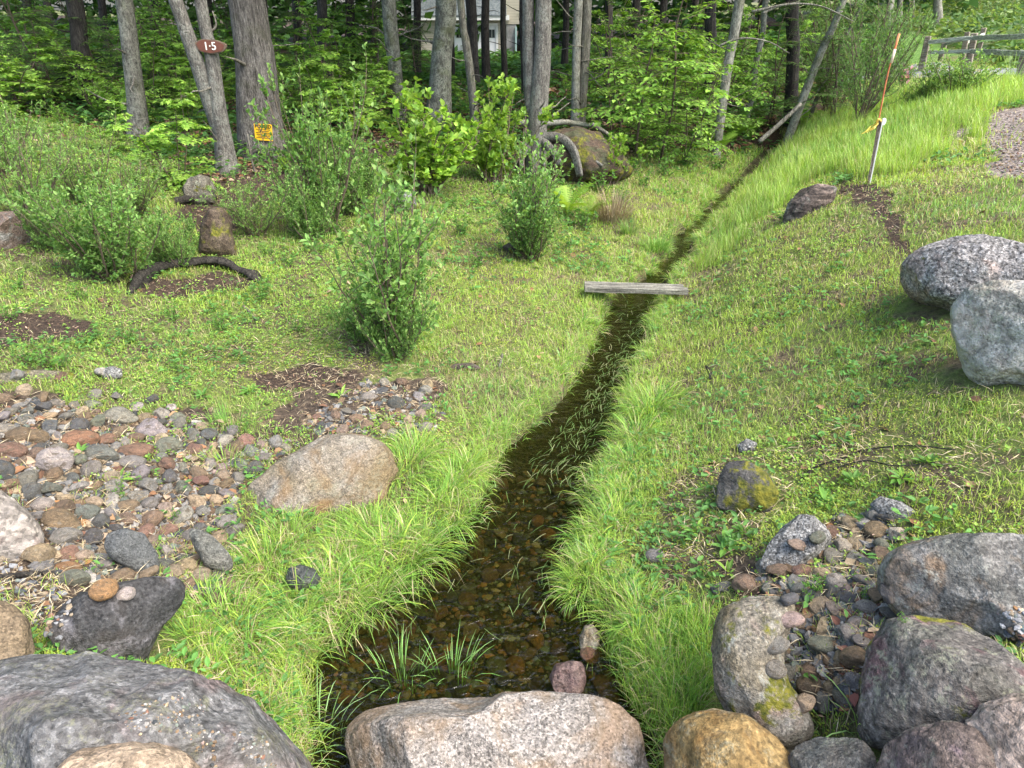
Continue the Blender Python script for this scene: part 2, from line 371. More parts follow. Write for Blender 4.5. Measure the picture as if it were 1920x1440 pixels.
def bark_mat(name, c1, c2, ridge=1.0, vs=(14, 14, 1.6), lichen=0.0, lichen_c=(.5, .52, .46), moss=0.0, ring=0.0, s=1.0):
    k = M(name); v = k.co(); mp = k.n('ShaderNodeMapping'); mp.inputs['Scale'].default_value = tuple(a * s for a in vs); k.l(v, mp.inputs[0])
    r = k.noise(mp.outputs[0], 1.6, 6, .7, .6); f = k.noise(v, 55, 4, .7)
    c = k.mix(k.ramp(r, [(.34, 0.0), (.6, 1.0)]), c1, c2)
    fl = k.noise(mp.outputs[0], 5.5, 4, .75, .3); c = k.mix(.85, c, k.ramp(fl, [(.36, .35), (.5, 1.0), (.62, 1.75)]), 'MULTIPLY')
    c = k.mix(.6, c, k.ramp(f, [(.3, .45), (.5, 1.0), (.7, 1.6)]), 'MULTIPLY')
    c = k.mix(.6, c, k.ramp(k.noise(v, 2.2, 3, .6), [(.3, .6), (.7, 1.35)]), 'MULTIPLY')
    if ring:
        mr = k.n('ShaderNodeMapping'); mr.inputs['Scale'].default_value = (2.5, 2.5, 30); k.l(v, mr.inputs[0])
        c = k.mix(k.math('MULTIPLY', k.ramp(k.noise(mr.outputs[0], 1, 3, .6), [(.6, 0.0), (.66, 1.0)]), ring), c, (.42, .42, .38))
    if lichen:
        a = k.ramp(k.noise(v, 5.5, 5, .7, .4), [(.47, 0.0), (.56, 1.0)]); b = k.ramp(k.noise(v, 38, 3, .7), [(.44, 0.0), (.52, 1.0)])
        c = k.mix(k.math('MULTIPLY', k.math('MULTIPLY', a, b), lichen), c, lichen_c)
    c = k.mix(1.0, c, (.52, .53, .48), 'MULTIPLY')
    if moss: c = k.mix(k.math('MULTIPLY', k.ramp(k.noise(v, 3.5, 5, .7, .2), [(.52, 0.0), (.62, 1.0)]), moss), c, (.07, .085, .02))
    k.col(c); k.bump(k.math('ADD', k.math('MULTIPLY', r, 2.2 * ridge), k.math('MULTIPLY', f, .6)), .9, .02); return k.m
def flat_mat(name, c, rough=.7, var=.25, scale=8, spec=.3, grain=None):
    k = M(name); v = k.co(grain or (1, 1, 1)); f = k.noise(v, scale, 5, .65)
    k.col(k.mix(var, c, k.ramp(f, [(.3, .4), (.5, 1.0), (.72, 1.5)]), 'MULTIPLY')); k.b.inputs['Roughness'].default_value = rough
    k.b.inputs['Specular IOR Level'].default_value = spec; k.bump(f, .3, .004); return k.m

MT = {}
MT['leaf'] = leaf_mat('leaf_surface'); MT['grass'] = leaf_mat('grass_surface', .5, .4, .3); MT['dry'] = leaf_mat('dry_plant_surface', .8, .15, .1)
MT['leaf_dark'] = leaf_mat('forest_leaf_surface', .6, .35, .2)
MT['twig'] = flat_mat('twig_bark', (.11, .085, .06), .85, .5, 40)
MT['litter'] = leaf_mat('litter_surface', .85, .05, .1)
# ground: soil, thatch, moss, needles, wood chips, driveway gravel by the zone values stored on the sheet
k = M('ground_surface'); v = k.world()
n1 = k.noise(v, 3.2, 6, .7, .4); n2 = k.noise(v, 26, 5, .75); n3 = k.noise(v, 120, 3, .7)
c = k.mix(k.ramp(n2, [(.35, 0.0), (.65, 1.0)]), (.055, .045, .03), (.17, .135, .08))
c = k.mix(k.math('MULTIPLY', k.ramp(n1, [(.42, 0.0), (.56, 1.0)]), .75), c, k.mix(k.ramp(n2, [(.3, 0.0), (.7, 1.0)]), (.1, .16, .03), (.2, .27, .06)))
fz = k.attr('forest', 'Fac'); c = k.mix(fz, c, k.mix(k.ramp(n2, [(.35, 0.0), (.65, 1.0)]), (.028, .02, .013), (.09, .058, .038)))
mz = k.attr('mulch', 'Fac'); c = k.mix(mz, c, k.mix(k.ramp(k.noise(v, 55, 4, .8), [(.35, 0.0), (.65, 1.0)]), (.018, .013, .01), (.1, .07, .05)))
cb = k.attr('cobbly', 'Fac'); c = k.mix(cb, c, k.mix(k.ramp(n2, [(.35, 0.0), (.65, 1.0)]), (.03, .022, .016), (.12, .09, .065)))
gv = k.attr('gravelly', 'Fac'); vc = k.vor(v, 38, out='Color'); sp = k.n('ShaderNodeSeparateColor'); k.l(vc, sp.inputs[0])
c = k.mix(gv, c, k.ramp(sp.outputs[0], [(0.0, (.10, .085, .075)), (.5, (.24, .2, .18)), (1.0, (.42, .36, .33))]))
lw = k.attr('lawn', 'Fac'); c = k.mix(lw, c, k.mix(k.ramp(n1, [(.35, 0.0), (.65, 1.0)]), (.075, .16, .03), (.13, .23, .055)))
bz = k.attr('bed', 'Fac'); c = k.mix(bz, c, k.mix(k.ramp(n2, [(.35, 0.0), (.65, 1.0)]), (.012, .013, .006), (.07, .06, .025)))
c = k.mix(.6, c, k.ramp(n3, [(.3, .45), (.5, 1.0), (.7, 1.55)]), 'MULTIPLY')
k.col(c); k.b.inputs['Roughness'].default_value = .95
k.bump(k.math('ADD', k.math('MULTIPLY', n2, 2.0), n3), .9, .02); MT['ground'] = k.m
# stream water: tinted, reflecting at grazing angles
k = M('stream_water'); v = k.world()
tb = k.n('ShaderNodeBsdfTransparent'); tb.inputs[0].default_value = (.58, .585, .38, 1)
gl = k.n('ShaderNodeBsdfGlossy'); gl.inputs['Roughness'].default_value = .03; gl.inputs[0].default_value = (1, 1, 1, 1)
fr = k.n('ShaderNodeFresnel'); fr.inputs[0].default_value = 1.36
h = k.math('ADD', k.noise(k.world((1, 1.6, 1)), 8, 3, .6, .8), k.math('MULTIPLY', k.noise(v, 34, 2, .5, .3), .35))
bp = k.n('ShaderNodeBump'); bp.inputs['Strength'].default_value = .9; bp.inputs['Distance'].default_value = .02; k.l(h, bp.inputs['Height'])
k.l(bp.outputs[0], gl.inputs['Normal']); k.l(bp.outputs[0], fr.inputs['Normal'])
mx = k.n('ShaderNodeMixShader'); k.l(fr.outputs[0], mx.inputs[0]); k.l(tb.outputs[0], mx.inputs[1]); k.l(gl.outputs[0], mx.inputs[2]); k.l(mx.outputs[0], k.out.inputs[0]); MT['water'] = k.m
# cobbles: each stone carries its own colour
def cobble_mat(name, wet):
    k = M(name); v = k.co(); oi = k.n('ShaderNodeObjectInfo'); rnd = oi.outputs['Random']
    off = k.n('ShaderNodeVectorMath', operation='ADD'); cx = k.n('ShaderNodeCombineXYZ'); rr = k.math('MULTIPLY', rnd, 37.0)
    for i in range(3): k.l(rr, cx.inputs[i])
    k.l(v, off.inputs[0]); k.l(cx.outputs[0], off.inputs[1]); q = off.outputs[0]
    c = oi.outputs['Color']
    f = k.noise(q, 1.7, 5, .7, .5); f2 = k.noise(q, 9, 4, .8)
    c = k.mix(.85, c, k.ramp(f, [(.3, (.5, .47, .46)), (.5, (1, 1, 1)), (.7, (1.45, 1.35, 1.2))]), 'MULTIPLY')
    c = k.mix(.75, c, k.ramp(f2, [(.32, .45), (.5, 1.0), (.68, 1.7)]), 'MULTIPLY')
    c = k.mix(k.math('MULTIPLY', k.ramp(k.noise(q, 1.1, 5, .75, 1.0), [(.56, 0.0), (.66, 1.0)]), .6), c, (.09, .08, .05))
    c = k.mix(k.math('MULTIPLY', k.ramp(k.noise(q, 3.2, 6, .75), [(.58, 0.0), (.64, 1.0)]), .5), c, (.4, .4, .36))
    c = k.mix(k.math('MULTIPLY', k.ramp(k.noise(q, 2.1, 5, .7, .4), [(.54, 0.0), (.62, 1.0)]), .75), c, (.12, .095, .06)); c = k.mix(.5, c, k.ramp(k.noise(q, 22, 3, .8), [(.35, .4), (.5, 1.0), (.65, 1.8)]), 'MULTIPLY')
    c = k.mix(1.0, c, (.6, .575, .535), 'MULTIPLY')
    if wet: c = k.mix(1.0, c, (.62, .6, .48), 'MULTIPLY')
    k.col(c); k.b.inputs['Roughness'].default_value = .35 if wet else .75; k.b.inputs['Specular IOR Level'].default_value = .4
    k.bump(k.math('ADD', f, k.math('MULTIPLY', f2, .5)), .6, .05); return k.m
MT['cobble'] = cobble_mat('cobble_stone', False); MT['cobble_wet'] = cobble_mat('wet_cobble_stone', True)
k = M('pebble_stone'); c = k.attr('Col'); f = k.noise(k.world(), 160, 3, .7); k.col(k.mix(.7, c, k.ramp(f, [(.3, .5), (.5, 1.0), (.7, 1.5)]), 'MULTIPLY')); MT['pebble'] = k.m

# ------------------------------------------------------------------ ground sheet
def axis_pts(lo, hi, dlo, dhi, step, grow=1.07):
    a = list(np.arange(dlo, dhi + 1e-6, step)); s = step; x = dhi
    while x < hi: s *= grow; x += s; a.append(min(x, hi))
    s = step; x = dlo; b = []
    while x > lo: s *= grow; x -= s; b.append(max(x, lo))
    return np.array(sorted(set(b + a)))
gx = axis_pts(-90, 90, -4.5, 4.5, .03); gy = axis_pts(-6, 130, 1.0, 9.5, .03)
XX, YY = np.meshgrid(gx, gy); nx, ny = len(gx), len(gy)
ZZ = ground(XX, YY)
ii = np.arange(nx - 1)[None] + np.arange(ny - 1)[:, None] * nx; GQ = np.stack([ii, ii + 1, ii + 1 + nx, ii + nx], -1).reshape(-1, 4)
GV = np.stack([XX.ravel(), YY.ravel(), ZZ.ravel()], 1)
def zone(poly, x, y, soft=.12, seed=1):
    w = fbm(np.stack([x, y], -1) * 2.2, 4, seed) * soft * 2.5; w2 = fbm(np.stack([y, x], -1) * 2.2 + 9, 4, seed + 5) * soft * 2.5
    return in_poly(x + w, y + w2, poly).astype(float)
Z_COB_L = gpoly([(-120, 800), (0, 720), (90, 715), (200, 770), (330, 770), (450, 815), (540, 790), (560, 740), (650, 735), (700, 705), (770, 710), (830, 735), (835, 815), (740, 830), (600, 830), (460, 900), (440, 1010), (440, 1120), (250, 1150), (-120, 1260)])
Z_COB_R = gpoly([(1330, 1060), (1440, 1050), (1560, 960), (1670, 960), (1690, 1010), (1650, 1050), (1680, 1150), (1640, 1200), (1600, 1380), (1500, 1380), (1400, 1200), (1340, 1110)])
Z_MULCH = [gpoly([(-60, 640), (0, 600), (60, 585), (120, 580), (210, 605), (205, 625), (130, 645), (60, 650), (-20, 690)]), gpoly([(1575, 345), (1655, 345), (1665, 385), (1720, 455), (1712, 490), (1680, 460), (1650, 400), (1600, 385)]),
           gpoly([(440, 700), (560, 690), (700, 700), (680, 740), (560, 745), (500, 735)]), gpoly([(330, 400), (350, 345), (430, 325), (540, 300), (590, 330), (560, 370), (470, 392), (430, 440), (370, 440)]), gpoly([(250, 545), (300, 520), (400, 512), (480, 525), (470, 545), (380, 548), (320, 560)]), gpoly([(640, 270), (720, 262), (760, 285), (700, 310), (640, 300)])]
Z_DRIVE = gpoly([(1990, 190), (1900, 205), (1850, 225), (1830, 270), (1850, 310), (1990, 380)])
Z_FOREST = gpoly([(-300, 240), (100, 215), (250, 262), (330, 330), (430, 350), (600, 290), (720, 280), (860, 300), (960, 310), (1090, 320), (1200, 290), (1340, 275), (1460, 262), (1560, 200), (1640, 140), (1660, 60)]) + [(18, 60), (14, 120), (-88, 120), (-88, 20)]
Z_LAWN = gpoly([(1590, 175), (1650, 60), (1670, 55), (1790, 90), (1745, 150)])
xs, ys = GV[:, 0], GV[:, 1]; sel = (np.abs(xs) < 40) & (ys > 0) & (ys < 129)
def zf(poly, soft, seed):
    o = np.zeros(len(xs)); o[sel] = zone(poly, xs[sel], ys[sel], soft, seed); return o
E_ = stream_e(xs, ys)
extra = {'forest': zf(Z_FOREST, .25, 31), 'mulch': np.maximum.reduce([zf(p, .08, 40 + i) for i, p in enumerate(Z_MULCH)]), 'cobbly': np.maximum(zf(Z_COB_L, .1, 50), zf(Z_COB_R, .08, 51)),
         'gravelly': zf(Z_DRIVE, .2, 60), 'lawn': zf(Z_LAWN, .3, 61), 'bed': 1 - sstep(-.02, .06, E_)}
gm = mesh_np('ground', GV, GQ, None, True, extra); link('ground', gm, MT['ground'], kind='structure')
GBVH = BVHTree.FromPolygons(GV.tolist(), GQ.tolist())
def fz_(arr):
    A = arr.reshape(ny, nx)
    def f(x, y):
        i = np.clip(np.searchsorted(gx, x) - 1, 0, nx - 2); j = np.clip(np.searchsorted(gy, y) - 1, 0, ny - 2); u = np.clip((x - gx[i]) / (gx[i + 1] - gx[i]), 0, 1); v = np.clip((y - gy[j]) / (gy[j + 1] - gy[j]), 0, 1)
        return (A[j, i] * (1 - u) + A[j, i + 1] * u) * (1 - v) + (A[j + 1, i] * (1 - u) + A[j + 1, i + 1] * u) * v
    return f
gzf = fz_(ZZ); ZON = {k_: fz_(v_) for k_, v_ in extra.items()}; sef = fz_(E_)
def gz(x, y): return float(gzf(np.array([x]), np.array([y]))[0])
# water: one sheet lying in the cut of the stream
wx = np.arange(-2.6, 6.0, .05); wy = np.arange(.9, 20, .05)
WX, WY = np.meshgrid(wx, wy); we = stream_e(WX, WY); nxw = len(wx); q = np.arange(nxw - 1)[None] + np.arange(len(wy) - 1)[:, None] * nxw
q = np.stack([q, q + 1, q + 1 + nxw, q + nxw], -1).reshape(-1, 4); keep = (we.ravel()[q] < .16).any(1); q = q[keep]
u, inv = np.unique(q, return_inverse=True); WV = np.stack([WX.ravel(), WY.ravel(), np.zeros(WX.size)], 1)[u]
link('stream_water', mesh_np('stream_water', WV, inv.reshape(q.shape), None, True), MT['water'], kind='structure')
# ------------------------------------------------------------------ boulders
SOLID_V, SOLID_T, FOOT = [], [], []     # for resting stones on them and keeping grass off
def note_solid(V, T):
    n = sum(len(a) for a in SOLID_V); SOLID_V.append(V); SOLID_T.append(T + n)
    g = ground(V[:, 0], V[:, 1]); P = V[V[:, 2] > g + .01][:, :2]
    if len(P) > 8:
        c = P.mean(0); a = np.arctan2(P[:, 1] - c[1], P[:, 0] - c[0]); r = np.hypot(P[:, 0] - c[0], P[:, 1] - c[1]); b = ((a + math.pi) / (2 * math.pi) * 20).astype(int) % 20
        pts = [(c[0] + .93 * r[b == i].max() * math.cos((i + .5) / 20 * 2 * math.pi - math.pi), c[1] + .93 * r[b == i].max() * math.sin((i + .5) / 20 * 2 * math.pi - math.pi)) for i in range(20) if (b == i).any()]
        FOOT.append(pts)
def rock_shape(seed, sub=5, cuts=10, cut_lo=.62, cut_hi=.95, rough=.1):
    rng = np.random.default_rng(seed); D, T = ico(sub); V = D.copy()
    for n in rpoint(rng, cuts):
        h = rng.uniform(cut_lo, cut_hi); d = V @ n; V = V - np.maximum(d - h, 0)[:, None] * n * .93
    V = V * (1 + rough * fbm(D * 1.3 + seed * 3.1, 5, seed, .55))[:, None]
    return V, T
def boulder(name, outline, label, mat, back=None, thick=.8, seed=1, cuts=10, rough=.12, lo=.6, drop=1.18, zc=None, sub=6, cat='boulder', group=None, rel=.05, flat=None, dist=None, cen=None):
    """A rock whose outline, seen from the bank, follows the photograph's; it is a closed solid of real size at its own distance."""
    O = np.array(outline, float); cen = np.array(cen) if cen else np.array([(O[:, 0].min() + O[:, 0].max()) / 2, (O[:, 1].min() + O[:, 1].max()) / 2]); low = O[:, 1].max(); wpx = np.ptp(O[:, 0])
    if dist is None:
        P0 = at(O[O[:, 1].argmax(), 0], low); d0 = math.hypot(P0[0], P0[1]); wid = wpx * depth_of(P0) / FPX
        dist = d0 + (back if back is not None else .36 * wid * thick)
    c = at_dist(cen[0], cen[1], dist); f = (c - CAMP) / np.linalg.norm(c - CAMP); r = np.cross(f, [0, 0, 1]); r /= np.linalg.norm(r); u = np.cross(r, f)
    W = []
    for a, b in O:
        d = ray(a, b); t = ((c - CAMP) @ f) / (d @ f); w = CAMP + d * t - c; W.append((w @ r, w @ u))
    W = np.array(W); W[:, 1] = np.where(W[:, 1] < 0, W[:, 1] * drop, W[:, 1])
    ph = np.arctan2(W[:, 1], W[:, 0]); rd = np.hypot(W[:, 0], W[:, 1]); bins = np.linspace(-math.pi, math.pi, 181)
    loop = np.concatenate([W, W[:1]]); tgt = np.zeros(181)
    dense = np.concatenate([loop[i] + (loop[i + 1] - loop[i]) * np.linspace(0, 1, 60)[:, None] for i in range(len(W))])
    dp = np.arctan2(dense[:, 1], dense[:, 0]); dr = np.hypot(dense[:, 0], dense[:, 1]); o = np.argsort(dp); tgt = np.interp(bins, dp[o], dr[o], period=2 * math.pi)
    kern = np.ones(7) / 7; tgt = np.convolve(np.concatenate([tgt[-4:-1], tgt, tgt[1:4]]), kern, 'valid')
    V, T = rock_shape(seed, sub, cuts, lo, .97, rough)
    a = V @ r; b = V @ u; cc = V @ f; rho = np.hypot(a, b); phi = np.arctan2(b, a)
    kb = np.clip(((phi + math.pi) / (2 * math.pi) * 72).astype(int), 0, 71); mx = np.zeros(72); np.maximum.at(mx, kb, rho); mx = np.convolve(np.concatenate([mx[-2:], mx, mx[:2]]), np.ones(5) / 5, 'valid')
    S = np.interp(phi, np.linspace(-math.pi, math.pi, 73), np.append(mx, mx[0]))
    rho2 = rho / S; rho2 = np.where(rho2 < 1, np.maximum(rho2, 0) ** .92, rho2); sc = np.interp(phi, bins, tgt)
    D = np.minimum(sc.mean(), np.hypot(*np.ptp(W, 0)) / 2) * thick
    k_ = 1 + rel * .55 * fbm(V * 2.6 + seed, 4, seed + 7)
    P = c + (np.cos(phi) * rho2 * sc * k_)[:, None] * r + (np.sin(phi) * rho2 * sc * k_)[:, None] * u + (cc * D)[:, None] * f
    Lc = P - c; nl = np.linalg.norm(Lc, axis=1)[:, None]; sz = sc.mean()
    P = c + Lc * (1 + rel * .5 * fbm(Lc / sz * 3.3 + seed, 5, seed + 3, .6) + .012 * fbm(Lc / sz * 14, 4, seed + 4))[:, None]
    note_solid(P, T)
    me = mesh_np(name, P - c, T, None, True)
    return link(name, me, mat, None, label, cat, group, None, c), P, T
def bez(*p): return list(p)
R_ = rock_mat
dark1 = R_('dark_grey_boulder_stone', (.17, .175, .18), (.28, .28, .285), (.23, .19, .19), speck=(1.2, .3), speck_s=60, patch=1.5, lichen=.55, lichen_c=(.3, .31, .2), band=.6, dirt=.35, pale=.12)
granite = R_('granite_boulder_stone', (.34, .31, .28), (.45, .43, .41), (.38, .3, .24), speck=(.5, .3), speck_s=85, patch=1.6, stain=.45, stain_c=(.31, .22, .13), speck_amt=.7)
tan = R_('tan_boulder_stone', (.36, .27, .19), (.45, .37, .28), (.3, .24, .19), speck=(.5, .4), speck_s=60, patch=2.2)
half = R_('half_buried_boulder_stone', (.25, .2, .12), (.36, .35, .33), (.27, .2, .12), speck=(.9, .35), speck_s=110, patch=1.1, stain=.5, stain_c=(.28, .17, .07), lichen=.25)
orange = R_('orange_brown_boulder_stone', (.27, .18, .07), (.35, .26, .12), (.2, .17, .11), speck=(.6, .3), speck_s=55, patch=2.5, lichen=.35, stain=.5, stain_c=(.3, .16, .04))
mossy = R_('mossy_boulder_stone', (.2, .165, .1), (.3, .29, .26), (.3, .24, .2), speck=(.9, .25), speck_s=85, patch=2.0, lichen=.9, lichen_c=(.45, .46, .4), moss=.32)
dark2 = R_('lichen_spotted_dark_stone', (.13, .13, .115), (.22, .2, .19), (.2, .125, .13), speck=(1.3, .25), speck_s=65, patch=2.4, lichen=.7, lichen_c=(.34, .36, .27), moss=.2, band=.5)
slabm = R_('grey_slab_stone', (.17, .175, .16), (.28, .27, .26), (.26, .19, .13), speck=(1.0, .3), speck_s=75, patch=1.8, lichen=.8, lichen_c=(.4, .41, .36), band=.55, pale=.15)
pink = R_('pinkish_boulder_stone', (.38, .3, .25), (.44, .37, .33), (.3, .25, .2), speck=(.6, .4), speck_s=50, patch=3)
purple = R_('purple_brown_boulder_stone', (.15, .12, .12), (.25, .2, .17), (.2, .15, .17), speck=(.8, .3), speck_s=60, patch=2.4, band=.5, lichen=.3)
white = R_('pale_lichen_boulder_stone', (.34, .33, .28), (.6, .6, .58), (.42, .4, .34), speck=(.7, .3), speck_s=50, patch=1.3, pale=.8, stain=.25, stain_c=(.35, .25, .2), lichen=.6, bump=1.3)
gpink = R_('grey_pink_granite_stone', (.26, .255, .26), (.36, .35, .34), (.36, .28, .25), speck=(1.1, .2), speck_s=55, patch=1.2, speck_amt=.9, pale=.2, moss=.06, bump=1.2)
layer = R_('layered_ledge_stone', (.15, .12, .1), (.24, .19, .17), (.24, .24, .21), speck=(.5, .4), speck_s=40, patch=1.5, band=1.0)
grey = R_('grey_granite_stone', (.22, .23, .235), (.32, .32, .31), None, speck=(1.0, .2), speck_s=90, patch=2, speck_amt=.9)
mulchr = R_('dirt_covered_stone', (.09, .075, .06), (.17, .15, .13), None, patch=2, moss=.3, dirt=.8)
wetd = R_('wet_dark_stone', (.05, .06, .06), (.1, .11, .1), None, patch=3, lichen=.3, rough=.45)
B = {}
def bo(key, *a, **k): B[key] = boulder(*a, **k)
bo('big', 'boulder', [(-140, 1275), (-40, 1238), (60, 1228), (180, 1226), (250, 1240), (330, 1262), (420, 1288), (490, 1322), (545, 1360), (600, 1420), (640, 1500), (600, 1640), (300, 1700), (-140, 1700)], 'large flat dark grey boulder with fine gravel scattered on its top', dark1, seed=3, thick=.8, dist=1.62, cuts=18, lo=.5, rel=.05)
bo('gran', 'boulder', [(641, 1345), (660, 1322), (760, 1306), (900, 1303), (1040, 1299), (1110, 1305), (1165, 1325), (1195, 1360), (1212, 1440), (1215, 1540), (1000, 1620), (700, 1600), (660, 1500), (652, 1400)], 'speckled pink and grey granite boulder at the foot of the stream', granite, seed=8, thick=.7, dist=1.72, rel=.04, lo=.7)
bo('dk5', 'boulder', [(88, 1180), (130, 1120), (200, 1095), (290, 1080), (355, 1088), (340, 1130), (300, 1170), (265, 1235), (200, 1240), (110, 1215)], 'black stained boulder behind the large flat dark grey boulder', R_('black_stained_stone', (.045, .048, .05), (.1, .1, .105), (.2, .2, .22), speck=(.8, .3), speck_s=70, patch=2.0, dirt=.3), seed=12, thick=.7, rel=.08)
bo('br3', 'boulder', [(-90, 1140), (-20, 1118), (30, 1135), (55, 1165), (62, 1210), (50, 1250), (-20, 1270), (-90, 1260)], 'smooth brown boulder against the large flat dark grey boulder', R_('smooth_brown_stone', (.22, .17, .11), (.28, .22, .15), None, speck=(.4, .5), patch=3), seed=14, thick=.8, rel=.03)
bo('pale4', 'boulder', [(-90, 920), (-10, 912), (40, 945), (75, 980), (82, 1010), (70, 1040), (0, 1045), (-90, 1060)], 'pale pinkish grey boulder at the edge of the cobble bed', R_('pale_pinkish_stone', (.33, .3, .27), (.4, .37, .34), (.3, .24, .22), speck=(.4, .5), speck_s=40, patch=2.5, band=.4), seed=16, thick=.8, rel=.07)
bo('half', 'boulder', [(436, 998), (440, 952), (462, 915), (515, 868), (590, 825), (640, 806), (700, 815), (735, 838), (745, 880), (720, 935), (640, 965), (560, 985), (500, 1010)], 'half buried tan and grey boulder between the cobbles and the grass', half, seed=21, thick=.55, back=.35, rel=.03, cuts=7, lo=.75)
bo('or8', 'boulder', [(1243, 1400), (1250, 1370), (1285, 1340), (1340, 1327), (1400, 1340), (1460, 1385), (1500, 1440), (1530, 1540), (1400, 1600), (1260, 1560)], 'smooth orange brown boulder below the tall grass', orange, seed=25, thick=.8, dist=1.66, rel=.03, cuts=6, lo=.8)
bo('m9', 'boulder', [(1335, 1220), (1338, 1170), (1352, 1140), (1400, 1120), (1470, 1120), (1500, 1132), (1486, 1165), (1472, 1205), (1470, 1250), (1486, 1290), (1520, 1325), (1535, 1370), (1480, 1395), (1420, 1370), (1370, 1335), (1342, 1290)], 'rounded boulder with mossy brown side and pale lichen top holding cobbles', mossy, seed=29, thick=.75, rel=.05, dist=2.02, cuts=6, lo=.75, cen=(1395, 1250))
bo('d10', 'boulder', [(1612, 1330), (1620, 1260), (1635, 1200), (1665, 1160), (1710, 1152), (1800, 1165), (1870, 1205), (1925, 1250), (1990, 1310), (1980, 1400), (1880, 1420), (1760, 1400), (1660, 1385), (1625, 1365)], 'large dark boulder spotted with lichen below the flat grey slab', dark2, seed=33, thick=.8, rel=.05, dist=2.1, cuts=8, lo=.7)
bo('s11', 'boulder', [(1646, 1060), (1665, 1030), (1740, 1008), (1850, 998), (1960, 1005), (2080, 1030), (2080, 1180), (1960, 1220), (1860, 1190), (1780, 1165), (1700, 1155), (1660, 1110)], 'long flat grey slab boulder with lichen above the dark rounded boulder', slabm, seed=37, thick=.75, rel=.05, dist=2.55, cuts=10)
bo('p12', 'boulder', [(1812, 1350), (1835, 1315), (1900, 1296), (2000, 1300), (2060, 1400), (2060, 1560), (1900, 1540), (1830, 1470)], 'pale pinkish boulder with a broken corner', pink, seed=41, thick=.8, rel=.06, dist=1.86, cuts=14)
bo('pu13', 'boulder', [(1640, 1440), (1660, 1395), (1720, 1358), (1780, 1350), (1840, 1370), (1870, 1440), (1860, 1560), (1700, 1600), (1640, 1530)], 'purple brown boulder between the pale pinkish and the dark spotted ones', purple, seed=45, thick=.8, rel=.05, dist=1.72, cuts=8)
bo('d14', 'boulder', [(1475, 1420), (1500, 1390), (1540, 1380), (1610, 1385), (1640, 1410), (1655, 1480), (1560, 1540), (1490, 1490)], 'small dark boulder beside the smooth orange brown one', R_('small_dark_stone', (.11, .12, .12), (.2, .18, .16), None, patch=3, lichen=.4), seed=49, thick=.8, dist=1.72, cuts=8)
bo('py15', 'boulder', [(1425, 1055), (1440, 1020), (1470, 985), (1500, 963), (1525, 965), (1550, 990), (1562, 1010), (1545, 1040), (1500, 1062), (1455, 1068)], 'pointed grey granite rock among the cobbles and weeds', grey, seed=53, thick=.8, rel=.06, cuts=16, lo=.45)
bo('w16', 'boulder', [(1783, 625), (1785, 570), (1815, 535), (1880, 527), (1990, 530), (2080, 590), (2080, 700), (1990, 730), (1910, 728), (1850, 722), (1810, 690)], 'pale grey boulder crusted with white lichen on the grassy bank', white, seed=57, thick=.8, rel=.07, cuts=14, lo=.55, drop=1.1)
bo('g17', 'boulder', [(1688, 535), (1690, 490), (1720, 465), (1790, 442), (1850, 440), (1930, 460), (2010, 480), (2020, 560), (1900, 600), (1780, 588), (1710, 560)], 'grey granite boulder behind the white crusted boulder', gpink, seed=61, thick=.9, rel=.06, cuts=12, lo=.6, drop=1.1)
bo('l18', 'boulder', [(1467, 408), (1478, 380), (1500, 355), (1535, 344), (1572, 350), (1562, 380), (1545, 400), (1500, 418), (1475, 420)], 'domed brown layered rock standing in the grass beside the stake', layer, seed=65, thick=.9, rel=.04, cuts=6, lo=.75)
bo('l19', 'boulder', [(-60, 420), (-10, 398), (50, 392), (85, 405), (95, 440), (60, 462), (-10, 475), (-60, 470)], 'rusty pink and grey boulder in the shrubs at the edge of the clearing', R_('rusty_pink_stone', (.2, .14, .11), (.28, .22, .19), (.3, .3, .29), patch=2, lichen=.3), seed=69, thick=.9, rel=.04, cuts=6)
bo('b27', 'boulder', [(955, 325), (968, 290), (1000, 262), (1040, 244), (1085, 238), (1125, 252), (1165, 285), (1190, 320), (1140, 345), (1060, 352), (975, 345)], 'broad mossy boulder covered in pine needles under the twin trunk tree roots', R_('needle_covered_stone', (.09, .06, .045), (.13, .095, .07), (.1, .11, .06), patch=1.4, moss=.3, lichen=.2, dirt=.6), seed=74, thick=1.2, rel=.13, cuts=7, lo=.7, dist=11.5)
bo('m21', 'boulder', [(1345, 940), (1348, 895), (1362, 868), (1400, 862), (1440, 885), (1462, 925), (1440, 955), (1380, 955)], 'dark rock capped with yellow green moss in the weeds', R_('moss_capped_stone', (.06, .06, .06), (.13, .13, .12), None, patch=3, moss=.5), seed=77, thick=.8, rel=.12, cuts=12, lo=.5)
bo('st20', 'boulder', [(345, 372), (342, 350), (355, 332), (372, 325), (392, 332), (405, 352), (402, 378), (370, 385)], 'lichen covered grey rock at the foot of the numbered tree', R_('lichen_grey_stone', (.17, .16, .13), (.26, .25, .21), (.12, .09, .07), patch=4, lichen=.8, moss=.15), seed=81, thick=.9, rel=.07, cuts=8)
bo('bt2', 'boulder', [(95, 1450), (140, 1410), (220, 1393), (290, 1392), (350, 1410), (385, 1450), (380, 1560), (200, 1600), (100, 1540)], 'pale tan boulder lying against the large flat dark grey boulder', tan, seed=85, thick=.7, rel=.03, cuts=6, dist=1.36, lo=.8)
bo('slabl', 'flat_rock', [(193, 1022), (200, 1000), (235, 990), (270, 1000), (295, 1035), (298, 1065), (275, 1076), (235, 1060), (205, 1045)], 'flat dark grey oval rock lying on the cobble bed', R_('dark_oval_stone', (.11, .12, .125), (.16, .17, .17), None, speck=(.6, .5), speck_s=120, patch=3), seed=89, thick=.45, rel=.02, cuts=5, sub=5, cat='rock', lo=.8, back=.06)
